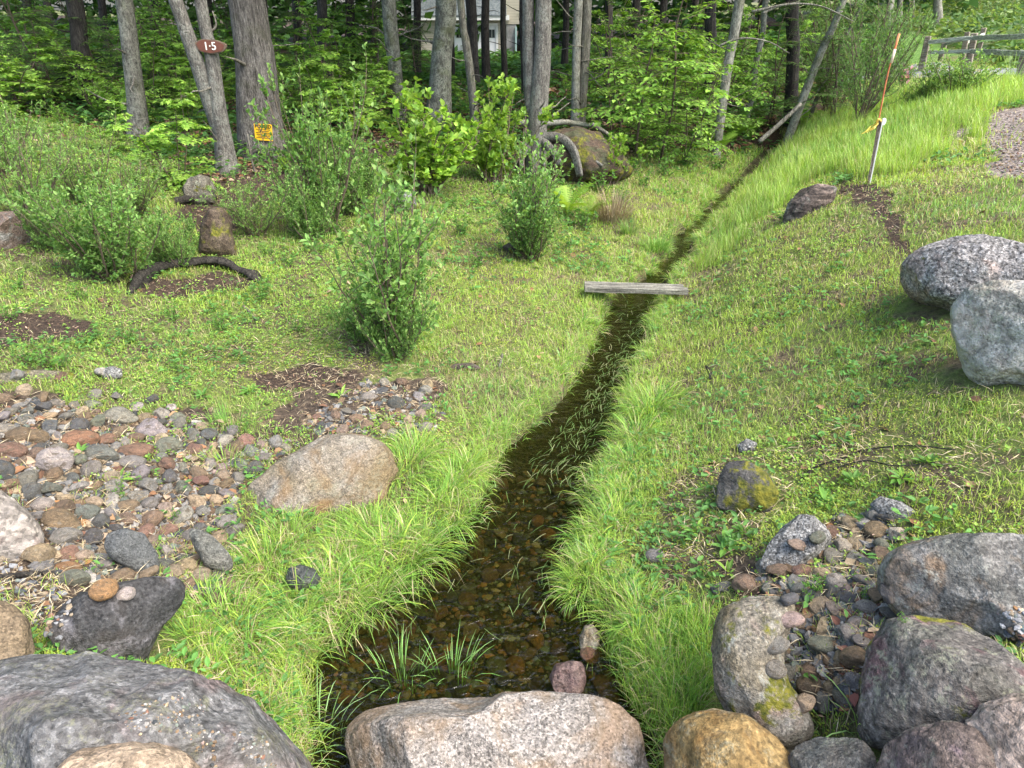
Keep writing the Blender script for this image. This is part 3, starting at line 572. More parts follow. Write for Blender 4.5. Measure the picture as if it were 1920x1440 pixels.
bo('slabr', 'flat_rock', [(352, 995), (372, 990), (400, 1005), (430, 1035), (438, 1056), (420, 1064), (385, 1058), (365, 1030)], 'flat speckled dark rock between the oval rock and the grass', R_('speckled_dark_stone', (.14, .15, .14), (.2, .2, .18), None, speck=(1.2, .4), speck_s=120, patch=3), seed=93, thick=.45, back=.0, rel=.03, cuts=8, sub=5, cat='rock')
bo('wet22', 'flat_rock', [(535, 1085), (540, 1065), (565, 1058), (590, 1066), (602, 1084), (590, 1100), (560, 1104), (540, 1098)], 'round blackish green rock set in the grass tufts', wetd, seed=95, thick=.6, back=-.01, rel=.02, cuts=4, sub=5, cat='rock', lo=.85)
bo('wp', 'stream_rock', [(1030, 1268), (1040, 1245), (1070, 1238), (1092, 1242), (1100, 1270), (1092, 1295), (1070, 1302), (1045, 1292)], 'wet pointed purple brown rock poking out of the stream', R_('wet_purple_stone', (.14, .09, .09), (.26, .19, .17), None, speck=(.5, .4), speck_s=80, patch=6, rough=.3), seed=97, thick=.8, back=-.03, drop=1.9, rel=.04, cuts=10, sub=5, cat='rock')
bo('sp', 'stream_rock', [(1086, 1195), (1095, 1173), (1112, 1170), (1125, 1186), (1123, 1214), (1106, 1222), (1090, 1210)], 'pale mottled rock at the edge of the water beside the grass', R_('mottled_pale_stone', (.2, .16, .1), (.4, .37, .3), None, patch=14, lichen=.3), seed=99, thick=.8, back=-.0, drop=1.8, rel=.04, cuts=6, sub=5, cat='rock')
bo('dome', 'boulder', [(-80, 715), (0, 700), (80, 692), (150, 700), (165, 715), (100, 735), (0, 745), (-80, 750)], 'low mossy grey boulder barely showing above the weeds', R_('weed_edge_stone', (.15, .14, .1), (.24, .22, .17), None, patch=2, moss=.4), seed=101, thick=.9, rel=.03, cuts=4)
bo('gr1', 'flat_rock', [(1630, 945), (1650, 930), (1690, 940), (1720, 960), (1700, 975), (1650, 968)], 'small flat grey rock behind the pointed grey rock', grey, seed=103, thick=.6, rel=.04, cuts=6, sub=5, cat='rock')
bo('gr2', 'flat_rock', [(1380, 815 + 20), (1400, 822), (1420, 830), (1415, 846), (1390, 848)], 'little grey stone lying in the dry grass', grey, seed=105, thick=.6, cuts=6, sub=4, cat='rock')
bo('gr3', 'flat_rock', [(838, 692), (850, 682), (885, 680), (905, 690), (880, 700), (850, 700)], 'thin dark stone lying in the bright turf', mulchr, seed=107, thick=.7, cuts=6, sub=4, cat='rock')
bo('gr4', 'flat_rock', [(188, 700), (196, 690), (212, 686), (228, 692), (230, 706), (212, 714), (195, 711)], 'pale grey rounded stone in the clover above the cobble bed', grey, seed=109, thick=.8, cuts=3, sub=4, cat='rock', lo=.85)
bo('stump', 'tree_stump', [(372, 470), (376, 415), (392, 388), (420, 388), (434, 420), (442, 468), (410, 480)], 'rotten dark stump with peeling wood below the lichen covered grey rock', R_('rotten_stump_wood', (.07, .05, .035), (.2, .16, .12), (.14, .13, .05), patch=4, moss=.3, band=.5), seed=111, thick=.8, rel=.15, cuts=6, sub=5, cat='stump')
bo('ms2', 'boulder', [(940, 462), (960, 452), (985, 456), (990, 470), (960, 478)], 'half hidden dark stone at the foot of the shrub above the plank', mulchr, seed=113, thick=.7, sub=4, cat='rock')
bo('gb1', 'boulder', [(738, 385), (742, 362), (760, 355), (778, 365), (782, 385), (760, 395)], 'pale grey stone behind the lone thin stemmed shrub', grey, seed=115, thick=.8, sub=4, cat='rock')
# the arched, dirt filled root edge on the clearing
SV, STT = np.concatenate(SOLID_V), np.concatenate(SOLID_T)
bvh = BVHTree.FromPolygons([tuple(v) for v in SV], [tuple(t) for t in STT])
def hit(px, py):                       # first surface, rock or ground, behind a picture point
    d = ray(px, py); q = at(px, py); tg = np.linalg.norm(q - CAMP); h = bvh.ray_cast(Vector(CAMP), Vector(d))
    if h[0] is not None and h[3] < tg: return np.array(h[0]), np.array(h[1])
    return q, np.array([0, 0, 1.0])
def top_z(x, y):
    g = gz(x, y); h = bvh.ray_cast(Vector((x, y, 6.0)), Vector((0, 0, -1)))
    return max(g, h[0][2]) if h[0] is not None else g
def on_rock(x, y):
    m = np.zeros(x.shape, bool)
    for p in FOOT:
        P = np.array(p); s = (x > P[:, 0].min()) & (x < P[:, 0].max()) & (y > P[:, 1].min()) & (y < P[:, 1].max())
        if s.any(): m[s] |= in_poly(x[s], y[s], p)
    return m

# ------------------------------------------------------------------ cobbles
rng = np.random.default_rng(5)
COB = []
for i in range(16):
    V, T = rock_shape(300 + i, 3 if i > 7 else 4, [6, 8, 15, 10][i % 4], [.7, .62, .42, .55][i % 4], .95, .14); COB.append(mesh_np('cobble', V, T, None, True))
COLS = [('grey', (.27, .265, .25)), ('dark grey', (.11, .12, .125)), ('tan', (.42, .33, .21)), ('brown', (.24, .165, .1)), ('reddish brown', (.28, .15, .1)), ('pale grey', (.42, .4, .36)), ('greenish grey', (.2, .23, .19)), ('pinkish', (.38, .29, .25)), ('orange', (.42, .22, .09))]
PRB = np.array([.28, .13, .17, .16, .03, .11, .09, .02, .01])
placed = []
def cobble(x, y, r, ci, label=None, wet=False, flat=.62, asp=None, z=None, grp=None, mi=None, tilt=.35, rot=None, sink=.32):
    mi = rng.integers(16) if mi is None else mi; asp = rng.uniform(.66, .95) if asp is None else asp
    o = bpy.data.objects.new('cobble', COB[mi]); C.objects.link(o)
    if not o.data.materials: o.data.materials.append(MT['cobble'])
    zz = (top_z(x, y) if z is None else z) + r * flat * (1 - 2 * sink)
    o.location = (x, y, zz); o.scale = (r, r * asp, r * flat); o.rotation_euler = (rng.uniform(-tilt, tilt), rng.uniform(-tilt, tilt), rng.uniform(0, 6.3) if rot is None else rot)
    c = np.array(COLS[ci][1]); c = (c * .8 + c.mean() * .2) * rng.uniform(.7, 1.15) * np.array([1, rng.uniform(.95, 1.05), rng.uniform(.9, 1.1)]); o.color = tuple(np.clip(c, 0, 1)) + (1,)
    if wet: o.material_slots[0].link = 'OBJECT'; o.material_slots[0].material = MT['cobble_wet']
    placed.append((x, y, r)); tag(o, label, 'cobble', grp or 'river cobbles'); return o
def cob_px(px, py, rp, ci, label, **k):
    q, n = hit(px, py); r = rp * depth_of(q) / FPX; kw = dict(z=q[2]); kw.update(k); return cobble(q[0], q[1], r, ci, label, **kw)
hand = [(317, 842, 25, 6, 'round greenish grey cobble with a dark rim in the cobble bed', .7, .9), (284, 811, 30, 5, 'big pale grey block shaped cobble at the back of the bed', .8, .8), (380, 1083, 20, 2, 'round tan cobble beside the dry stems near the grass', .85, .9),
        (352, 1064, 20, 2, 'peach coloured tapering cobble touching the round tan one', .8, .75), (237, 1117, 18, 5, 'pale cream cobble on the black stained boulder', .8, .9), (197, 1110, 28, 8, 'orange brown cobble resting on the black stained boulder', .7, .85),
        (141, 1090, 34, 6, 'long grey green cobble standing beside the orange brown one', .6, .5), (105, 869, 36, 5, 'large pale blocky cobble in the cobble bed', .7, .8), (190, 855, 36, 6, 'long flat grey cobble in the cobble bed', .45, .5), (150, 829, 36, 8, 'wide rusty tan cobble at the back of the bed', .5, .7),
        (258, 850, 34, 4, 'reddish brown split cobble beside the round greenish one', .5, .7), (0, 890, 30, 1, 'dark smooth cobble at the rim of the cobble bed', .75, .8), (40, 822, 26, 3, 'smooth brown cobble behind the dark smooth one', .75, .75), (68, 826, 24, 3, 'olive brown rounded cobble behind the large pale block', .8, .8),
        (20, 850, 30, 4, 'smooth red brown cobble above the dark smooth one', .6, .7), (115, 980, 36, 3, 'wide grey brown slab shaped cobble beside the pale pinkish boulder', .6, .6), (125, 1010, 28, 0, 'grey green angular cobble below the wide grey brown one', .6, .7), (175, 1010, 22, 1, 'slate blue cobble below the wide slabs', .7, .8),
        (160, 1046, 18, 2, 'pale yellow cobble above the rusty flat one', .7, .8), (75, 1045, 30, 2, 'smooth tan cobble beside the fine gravel', .8, .75), (130, 1068, 26, 8, 'rusty orange flat cobble above the grey green standing one', .5, .5), (742, 760, 18, 1, 'dark and cream two toned cobble near the bright turf', .8, .9),
        (690, 800 - 53, 18, 5, 'pale flattened cobble in the small stone patch', .6, .6), (250, 880 - 10, 26, 0, 'flat grey cobble under the round greenish one', .5, .6), (177, 945, 17, 2, 'egg shaped pale cobble in the middle of the bed', .8, .7), (226, 785, 36, 0, 'long grey rock with a dark top at the back of the bed', .55, .5),
        (405, 1125, 20, 3, 'olive brown cobble under the dry stems', .7, .8), (1030, 1007, 18, 8, 'bright orange brown cobble under the water near the grass', .8, .8), (1077, 942, 15, 7, 'pale pinkish cobble at the water edge', .7, .8), (1400, 1102, 27, 3, 'smooth brown cobble behind the mossy lichen boulder', .8, .85),
        (1568, 1095, 20, 5, 'block shaped tan grey cobble above the leafy sprig', .9, .9), (1458, 1072, 22, 3, 'golden brown cobble under the pointed rock', .65, .7), (1503, 1075, 20, 4, 'smooth red brown cobble beside the golden brown one', .8, .8), (1548, 1215, 34, 6, 'long grey green cobble in the pocket between boulders', .6, .5),
        (1517, 1290, 27, 3, 'tan brown cobble lowest in the pocket between boulders', .8, .8), (1453, 1258, 21, 0, 'grey rounded cobble on the rim of the mossy lichen boulder', .85, .9), (1480, 1165, 28, 7, 'pinkish brown cobble on top of the mossy lichen boulder', .6, .6), (1455, 1212, 26, 0, 'curved grey cobble on the mossy lichen boulder', .7, .7),
        (1590, 1125, 22, 1, 'smooth slate cobble beside the leafy sprig', .6, .65), (1625, 1145, 22, 5, 'light rough cobble touching the flat grey slab', .8, .8), (1582, 1030, 22, 5, 'white speckled cobble beside the pointed rock', .8, .8), (1228, 1045, 19, 0, 'round grey cobble on bare soil among the weeds', .8, .9),
        (1645, 998, 24, 3, 'brown angular cobble above the flat grey slab', .7, .8), (1590, 1190, 20, 0, 'round grey cobble beside the red leaves', .85, .9), (1604, 1240, 30, 3, 'upright brown cobble against the dark spotted boulder', .9, .7), (1553, 1292, 14, 2, 'small tan egg shaped cobble low in the pocket', .9, .8)]
for px, py, rp, ci, lb, fl, asp in hand:
    cob_px(px, py, rp, ci, lb, wet=(px == 1030), flat=fl * .85, asp=asp, mi=[0, 1, 4, 5, 3, 8][(px + py) % 6], tilt=.2, rot=0.1 * ((px % 7) - 3), grp='river cobbles')
def locus(px, py, zone):
    if zone == 'L':
        a = 'beside the pale pinkish boulder' if px < 120 and py > 880 else 'along the weedy back of the bed' if py < 800 and px < 480 else 'in the small patch by the turf' if px > 540 else 'round the flat dark oval rock' if py > 960 and px < 340 else \
            'against the half buried boulder' if px > 330 else 'in the heart of the cobble bed' if py > 860 else 'in the upper cobble bed'
    elif zone == 'R': a = 'round the pointed grey rock' if py < 1060 else 'in front of the flat grey slab' if px > 1560 and py < 1170 else 'behind the mossy lichen boulder' if px < 1480 and py < 1130 else 'in the pocket between dark boulders'
    elif zone == 'S': a = 'under the narrow water upstream' if py < 970 else 'under the shallow water mid stream' if py < 1120 else 'under the water above the granite boulder'
    return a
SH = ['rounded', 'oval', 'angular', 'flattened']
cand = []
def fill(zone, poly_px, count, rmin, rmax, probs, wet=False, over=.8, tries=9000, zfix=None):
    P = np.array(poly_px, float); lo, hi = P.min(0), P.max(0); n = 0; out = []
    pts = rng.uniform(lo, hi, (tries, 2)); pts = pts[in_poly(pts[:, 0], pts[:, 1], poly_px)]
    rr = np.sort(rmin + (rmax - rmin) * rng.random(len(pts)) ** 2.2)[::-1]
    for (px, py), r in zip(pts, rr):
        if n >= count: break
        q, nrm = hit(px, py); x, y = q[0], q[1]
        if zone == 'L' and q[2] > gz(x, y) + .03: continue
        if zone == 'S' and (stream_e(np.array([x]), np.array([y]))[0] > -.01 or q[2] > .02): continue
        A = np.array(placed) if placed else np.zeros((0, 3))
        if len(A) and (np.hypot(A[:, 0] - x, A[:, 1] - y) < over * (A[:, 2] + r) * .86).any(): continue
        fi = rng.integers(4); ci = rng.choice(len(COLS), p=probs); fl = [.7, .62, .72, .42][fi]; mi = int(rng.choice([[0, 1, 4, 5], [3, 7, 8, 9], [2, 6, 10, 14], [1, 5, 9, 13]][fi]))
        lb = f"{COLS[ci][0]} {SH[fi]} cobble {locus(px, py, zone)}"
        size = 'big ' if r > rmin + .55 * (rmax - rmin) else 'small ' if r < rmin + .18 * (rmax - rmin) else ''
        cobble(x, y, r, ci, size + lb, wet, fl, z=q[2], mi=mi, grp='river cobbles', asp=[.88, .7, .85, .8][fi] * rng.uniform(.85, 1.1), tilt=.5, sink=.33 if zone != 'S' else .4); n += 1
    return n
PL = [(-60, 800), (0, 770), (60, 745), (200, 775), (330, 780), (450, 815), (560, 830), (470, 900), (445, 960), (440, 1050), (420, 1130), (330, 1085), (240, 1085), (120, 1090), (60, 1060), (90, 1000), (40, 940), (-60, 900)]
PR = [(1440, 1060), (1570, 965), (1670, 965), (1690, 1000), (1645, 1060), (1680, 1150), (1630, 1200), (1610, 1300), (1560, 1340), (1500, 1330), (1440, 1260), (1440, 1190), (1500, 1140), (1400, 1090), (1330, 1110)]
n1 = fill('L', PL, 138, .015, .06, PRB, over=.82)
n2 = fill('L', [(560, 790), (650, 740), (700, 710), (780, 705), (830, 745), (825, 810), (740, 820), (600, 820)], 20, .02, .05, PRB)
n3 = fill('L', [(-60, 730), (0, 700), (200, 690), (320, 740), (330, 790), (0, 790)], 12, .025, .055, PRB)
n4 = fill('R', PR, 40, .016, .05, PRB, over=.72)
wetp = np.array([.12, .1, .1, .26, .14, .04, .1, .04, .1])
n5 = fill('S', [(560, 1250), (640, 1180), (780, 1090), (880, 980), (930, 900), (1075, 890), (1080, 950), (1060, 1000), (1040, 1100), (1110, 1200), (1150, 1310), (560, 1310)], 66, .014, .055, wetp / wetp.sum(), wet=True, over=.72)
print('COBBLES', len(hand), n1, n2, n3, n4, n5)
# pebbles and gravel too many to count
def pebbles(name, pts, r, cols, label, cat='gravel', z=None):
    D, T = ico(2 if name == 'pebbles' else 1); n = len(pts); A = rng.uniform(.6, 1.2, (n, 1, 3)) * np.array([1, 1, .7]); J = 1 + (.22 * rng.normal(size=(n, len(D), 1)) if len(D) < 50 else .45 * np.stack([fbm(D * 1.4 + s_ * 3.7, 2, 7) for s_ in range(40)])[rng.integers(40, size=n)][..., None])
    th = rng.uniform(0, 6.3, n); V = D[None] * J * A * r[:, None, None]; c, s = np.cos(th)[:, None], np.sin(th)[:, None]
    V = np.stack([V[..., 0] * c - V[..., 1] * s, V[..., 0] * s + V[..., 1] * c, V[..., 2]], -1) + pts[:, None]
    TT = (T[None] + (np.arange(n) * len(D))[:, None, None]).reshape(-1, 3)
    return link(name, mesh_np(name, V.reshape(-1, 3), TT, np.repeat(cols, len(D), 0), False), MT['pebble'], None, label, cat, None, 'stuff')
pc = np.array([c for _, c in COLS])
def pebble_zone(polys, n, rlo, rhi, flat_only=False, bright=1.0):
    pts = []; 
    for poly, k in polys:
        P = np.array(poly, float); q = rng.uniform(P.min(0), P.max(0), (k * 3, 2)); q = q[in_poly(q[:, 0], q[:, 1], poly)][:k]
        for a, b in q:
            h_ = hit(a, b)[0]
            if flat_only and h_[2] > gz(h_[0], h_[1]) + .03: continue
            pts.append(h_)
    pts = np.array(pts); r = rlo + (rhi - rlo) * rng.random(len(pts)) ** 2.2; cols = pc[rng.choice(len(pc), len(pts), p=PRB)] * rng.uniform(.5, 1.25, (len(pts), 1)) * bright * .55; return pts, r, cols
p, r, c = pebble_zone([(PL, 3600), (PR, 1300), ([(560, 790), (700, 705), (830, 745), (825, 815), (600, 830)], 500)], 0, .006, .03, True)
pebbles('pebbles', p, r, c, 'small brown and grey pebbles filling the gaps between the cobbles')
p, r, c = pebble_zone([([(-40, 1050), (60, 1040), (110, 1090), (140, 1140), (110, 1200), (70, 1190), (40, 1130), (-40, 1120)], 260), ([(1870, 1150), (1930, 1130), (2000, 1180), (2000, 1270), (1900, 1230)], 160)], 0, .006, .019, bright=1.25)
pebbles('crushed_gravel', p, r, c * np.array([.95, 1, 1.1]), 'blue grey crushed gravel piled at the edges of the boulders')
p, r, c = pebble_zone([([(220, 1340), (300, 1310), (360, 1290), (440, 1320), (500, 1380), (540, 1440), (400, 1440), (330, 1370), (240, 1380)], 420), ([(600, 1380), (660, 1400), (660, 1440), (600, 1440)], 60), ([(1205, 1400), (1250, 1400), (1260, 1440), (1210, 1440)], 30)], 0, .002, .0075, bright=1.3)
kk = fbm(p[:, :2] * 7, 3, 12) > -.02; p, r, c = p[kk], r[kk], c[kk]
pebbles('rock_grit', p, r, c, 'fine gravel lying on the large flat dark grey boulder')
p, r, c = pebble_zone([([(1840, 225), (1990, 190), (1990, 380), (1850, 310)], 1600)], 0, .006, .02, bright=.9)
pebbles('driveway_gravel', p, r, c * np.array([1.05, .95, .93]), 'pinkish grey gravel at the edge of the driveway')

q = rng.uniform([560, 880], [1160, 1310], (9000, 2)); pts = []
for a, b in q:
    h_ = at(a, b)
    if stream_e(np.array([h_[0]]), np.array([h_[1]]))[0] < -.02: pts.append(h_)
pts = np.array(pts)[:3200]; pts[:, 2] -= .004; r = .006 + .022 * rng.random(len(pts)) ** 2.5; pebbles('stream_pebbles', pts, r, pc[rng.choice(len(pc), len(pts), p=wetp / wetp.sum())] * rng.uniform(.2, .5, (len(pts), 1)) * [.95, 1, .75], 'dark brown pebbles covering the bed of the stream')
# ------------------------------------------------------------------ plant builders
def nrm(a): a = np.asarray(a, float); return a / np.maximum(np.linalg.norm(a, axis=-1, keepdims=True), 1e-9)
def leafcols(rng, n, cols, jit=.18):
    cols = np.array(cols); c = cols[rng.integers(len(cols), size=n)]; return np.clip(c * rng.uniform(1 - jit, 1 + jit, (n, 1)), 0, 1)
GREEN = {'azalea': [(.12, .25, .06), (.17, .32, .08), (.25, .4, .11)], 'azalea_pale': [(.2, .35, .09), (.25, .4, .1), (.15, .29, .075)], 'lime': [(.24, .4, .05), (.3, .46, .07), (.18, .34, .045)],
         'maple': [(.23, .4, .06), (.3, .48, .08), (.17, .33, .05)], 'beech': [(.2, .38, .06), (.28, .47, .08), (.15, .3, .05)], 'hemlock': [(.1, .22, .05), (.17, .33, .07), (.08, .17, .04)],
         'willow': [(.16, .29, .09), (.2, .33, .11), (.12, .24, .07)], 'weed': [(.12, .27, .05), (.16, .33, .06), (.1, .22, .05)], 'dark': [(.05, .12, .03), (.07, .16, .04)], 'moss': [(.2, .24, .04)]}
def make_plant(name, seed, h, spread, nstem, tmpl, ls, cols, dens=1.0, tilt=.9, style='bush', stem_r=.012, lw=None, layer=0.0, mat='leaf', twig_n=7, low=.15, cut=1e9, droop=.1):
    """returns the Empty of one plant with the parts stems and foliage; nothing is linked twice"""
    rng = np.random.default_rng(seed); S = Acc(); pos, ax, nm, sz = [], [], [], []
    for i in range(nstem):
        az = rng.uniform(0, 6.283); tl = tilt * math.sqrt(rng.uniform(.02, 1)) if nstem > 1 else .08; L = h * rng.uniform(.65, 1.0) if i else h
        L = L / max(math.cos(tl * .8), .5) if style == 'bush' and i == 0 else L
        d = np.array([math.cos(az) * math.sin(tl), math.sin(az) * math.sin(tl), math.cos(tl)]); p = np.array([rng.normal() * .05 * spread, rng.normal() * .05 * spread, -.05]); pts = [p]; n = 9
        for s in range(n):
            d = nrm(d + np.array([0, 0, .10 if style == 'bush' else .02]) + rng.normal(size=3) * .09); p = p + d * L / n; pts.append(p)
        pts = np.array(pts); r = np.linspace(stem_r, stem_r * .3, n + 1); S.add(*tube(pts, r, 5), col=(.5, .5, .5))
        for k in range(twig_n):
            t = rng.uniform(low, 1.0) if k else 1.0; fi = t * n; a = min(int(fi), n - 1); q = pts[a] + (pts[a + 1] - pts[a]) * (fi - a); sd = nrm(pts[a + 1] - pts[a])
            aa = rng.uniform(0, 6.283); out = np.array([math.cos(aa), math.sin(aa), 0]); up = rng.uniform(.15, .8) if style == 'bush' else rng.uniform(-.05, .35)
            if style == 'bush': tl_ = h * rng.uniform(.14, .34) * (1.15 - .5 * t)
            else: tl_ = spread * rng.uniform(.55, 1.0) * (1.1 - .8 * t) + .08 * spread
            dd = nrm(out + np.array([0, 0, up]) + sd * (.4 if style == 'bush' else .1)) if k else sd; tp = [q]; m = 6
            if not k: tl_ = h * .12
            for s in range(m):
                dd = nrm(dd + rng.normal(size=3) * .12 + np.array([0, 0, .06 if style == 'bush' else -droop])); tp.append(tp[-1] + dd * tl_ / m)
            tp = np.array(tp); S.add(*tube(tp, np.linspace(stem_r * .4, stem_r * .12, m + 1), 3), col=(.5, .5, .5))
            tw = [tp]
            if style == 'layer':       # side sprays in the same plane
                for s in range(2, m + 1):
                    for sg in (-1, 1):
                        b = nrm(np.cross(dd, [0, 0, 1])) * sg; l2 = tl_ * .42 * (1.15 - s / m * .7); e = nrm(b + nrm(tp[s] - tp[s - 1]) * .7)
                        e2 = tp[s] + e * l2 + np.array([0, 0, -droop * l2]); tw.append(np.array([tp[s], (tp[s] + e2) / 2 + [0, 0, .02 * l2], e2])); S.add(*tube(tw[-1], stem_r * .12, 3, False), col=(.5, .5, .5))
            for w in tw:
                ln = np.linalg.norm(np.diff(w, axis=0), axis=1).sum(); cnt = max(3, int(dens * ln / ls * (2.6 if style == 'layer' else 4.2)))
                tt = np.sort(rng.uniform(.12 if len(w) > 3 else .05, 1, cnt)); tt[-1] = 1; W = np.stack([np.interp(tt, np.linspace(0, 1, len(w)), w[:, c_]) for c_ in range(3)], 1)
                wd = nrm(w[-1] - w[0]); sidev = nrm(np.cross(wd, [0, 0, 1]) + 1e-6); sg = np.where(np.arange(cnt) % 2, 1, -1)[:, None]
                if style == 'layer':
                    A = nrm(wd * .75 + sidev * sg * 1.0 + rng.normal(size=(cnt, 3)) * .22 + np.array([0, 0, -.25])); N = nrm(np.array([0, 0, 1.0]) + rng.normal(size=(cnt, 3)) * .3)
                else:
                    A = nrm(wd * .8 + nrm(rng.normal(size=(cnt, 3))) * .95 + np.array([0, 0, .25])); N = nrm(np.array([0, 0, .8]) + rng.normal(size=(cnt, 3)) * .5)
                pos.append(W); ax.append(A); nm.append(N); sz.append(ls * rng.uniform(.55, 1.15, cnt) * (1.05 - .35 * tt if style == 'layer' else 1))
    pos, ax, nm, sz = np.concatenate(pos), np.concatenate(ax), np.concatenate(nm), np.concatenate(sz)
    col = leafcols(rng, len(pos), GREEN[cols] if isinstance(cols, str) else cols, .3); tw_ = fbm(pos * 3 / max(h, .3), 3, seed); col = col * (1 + .3 * tw_)[:, None]
    V, T, K = scatter(tmpl, pos, ax, nm, sz, col, None if lw is None else sz * lw)
    e = bpy.data.objects.new(name, None); C.objects.link(e)
    link('stems', S.mesh('stems', True), MT['twig'], e); link('foliage', mesh_np('foliage', V, T, K), MT[mat], e)
    e['h'] = 0; del e['h']; return e, len(pos)
PROTO = {}
def proto(key, *a, **k): PROTO[key] = (make_plant, a, k)
USED = {}
def get_proto(key):
    """the first plant of a kind is the one built; later ones are copies of it"""
    if key in USED: return USED[key], False
    f, a, k = PROTO[key]; e, n = f(*a, **k); USED[key] = e; return e, True
def plant(key, loc, h, hp, label, rot=None, cat='shrub', group=None, name=None, wid=1.0, tilt=(0, 0)):
    e, new = get_proto(key); s = h / hp; rot = float(rng.uniform(0, 6.28)) if rot is None else rot
    if new: e.location = tuple(map(float, loc)); e.rotation_euler = (tilt[0], tilt[1], rot); e.scale = (s * wid, s * wid, s); r = e; tag(e, label, cat, group)
    else: r = dup(e, loc, rot, (s * wid, s * wid, s), label, group, cat, tilt=tilt)
    if 'group' in r and not group: del r['group']
    if name: r.name = name
    return r
HP = dict(azalea=1.0, azalea2=1.0, sumac=1.0, lime=1.2, maple=1.5, maple2=1.8, beech=2.6, beech2=2.2, hemlock=2.4, willow=2.2, under=1.2, herb=.35, round=1.1)
proto('azalea', 'azalea_shrub', 11, 1.0, 1.0, 34, OVAL, .038, 'azalea', 1.15, 1.0, 'bush', .007, lw=1.15, twig_n=11, low=.08)
proto('azalea2', 'azalea_shrub', 12, 1.0, 1.0, 19, OVAL, .038, 'azalea', .8, .62, 'bush', .007, lw=1.15, twig_n=10)
proto('sumac', 'leafy_shrub', 13, 1.0, 1.0, 26, OVAL, .04, 'azalea_pale', 1.0, 1.0, 'bush', .009, lw=.8, twig_n=8)
proto('lime', 'lime_sapling', 14, 1.2, .75, 13, WIDE, .085, 'lime', 1.25, .65, 'bush', .012, twig_n=10)
proto('maple', 'maple_sapling', 15, 1.5, .7, 4, MAPLE, .11, 'maple', .8, .45, 'layer', .012, twig_n=11, low=.12)
proto('maple2', 'maple_sapling', 16, 1.8, 1.0, 3, MAPLE, .12, 'maple', .7, .3, 'layer', .014, twig_n=11, low=.25)
proto('beech', 'beech_sapling', 17, 2.6, 1.25, 2, WIDE, .095, 'beech', .85, .2, 'layer', .02, twig_n=18, low=.12)
proto('beech2', 'beech_sapling', 18, 2.2, 1.0, 2, WIDE, .085, 'beech', .9, .3, 'layer', .016, twig_n=14, low=.2)
proto('hemlock', 'hemlock_sapling', 19, 2.4, 1.1, 2, SPRAY, .12, 'hemlock', 1.5, .15, 'layer', .02, twig_n=22, low=.1)
proto('willow', 'willow_shrub', 20, 2.2, 1.1, 14, DIAM, .07, 'willow', 1.3, .7, 'bush', .018, lw=.6, twig_n=14)
proto('under', 'undergrowth_shrub', 21, 1.2, 1.0, 8, OVAL, .09, 'beech', .8, .9, 'bush', .01, lw=.9, twig_n=8)
proto('herb', 'leafy_herb', 22, .35, .5, 9, OVAL, .05, 'weed', 1.0, .9, 'bush', .004, twig_n=4)
proto('round', 'round_bush', 23, 1.1, 1.0, 26, DIAM, .06, 'azalea_pale', 1.2, 1.15, 'bush', .01, twig_n=9)
def plant_px(key, px, py, top, label, wid=1.0, dist=None, **k):
    q = at(px, py) if dist is None else None
    if q is None:
        p = at_dist(px, py, dist); q = np.array([p[0], p[1], gz(p[0], p[1])])
    d = ray(px, top); hz = math.hypot(q[0], q[1]) / math.hypot(d[0], d[1]); ztop = CAM_Z + d[2] * hz; h = max(.1, ztop - q[2]) * {'azalea': 1.18, 'azalea2': 1.14, 'sumac': 1.2, 'lime': 1.2, 'maple': 1.25}.get(key, 1.0)
    return plant(key, q, h, HP[key], label, wid=wid, **k)
# shrubs of the clearing
plant_px('azalea', 215, 520, 330, 'broad dense bluish green shrub at the left of the arched root edge', 1.0)
plant_px('azalea', 330, 500, 395, 'low bluish green shrub joining the broad dense one on its right', .9)
plant_px('azalea', 110, 470, 350, 'bluish green shrub in front of the rusty pink boulder', .8)
plant_px('sumac', 60, 400, 250, 'pale green spreading shrub behind the rusty pink boulder', 1.0)
plant_px('sumac', 10, 330, 195, 'pale green shrub at the edge of the clearing below the woods', 1.05)
plant_px('sumac', 165, 380, 250, 'yellowish green loose shrub below the mottled grey trunk', .95)
plant_px('sumac', 250, 400, 300, 'yellowish green low shrub beside the maple sapling', 1.3)
plant_px('azalea2', 20, 300, 215, 'feathery green shrub behind the pale green spreading one', 1.4)
plant_px('azalea2', 612, 430, 165, 'tall airy bluish green shrub in front of the yellow posted notice', .85)
plant_px('azalea', 585, 450, 320, 'bushy green shrub at the foot of the tall airy one', .8)
plant_px('azalea', 660, 400, 270, 'rounded green shrub between the tall airy shrub and the lime one', .9)
plant_px('azalea2', 735, 660, 350, 'tall thin stemmed shrub standing alone in the bright turf', .95)
plant_px('azalea', 745, 670, 520, 'dense leafy skirt shrub at the foot of the thin stemmed one', .8)
plant_px('azalea', 680, 640, 560, 'low bluish shrub left of the dense leafy skirt', .9)
plant_px('azalea2', 985, 485, 285, 'green shrub with bare twigs above the plank bridge', 1.0)
plant_px('azalea', 990, 485, 385, 'dense dark footed shrub between the turf and the lime sapling', .9)
plant_px('sumac', 480, 440, 340, 'light green bush below the big pine and its notice', 1.2)
plant_px('lime', 800, 365, 205, 'bright lime green sapling below the lichen spotted trunk', 1.25)
plant_px('lime', 930, 345, 185, 'bright lime green sapling just beside the thin pale stake', 1.0)
plant_px('lime', 1145, 345, 268, 'small yellow green sapling in front of the twisted roots', 1.1)
plant_px('lime', 640 - 105, 325, 290, 'tiny yellow leaved sprig near the foot of the big pine', .8)
plant_px('maple', 330, 350, 200, 'maple sapling with big pale leaves leaning on the numbered tree', 1.0)
plant_px('maple', 660, 265, 130, 'maple sapling between the big pine and the lichen spotted trunk', 1.1)
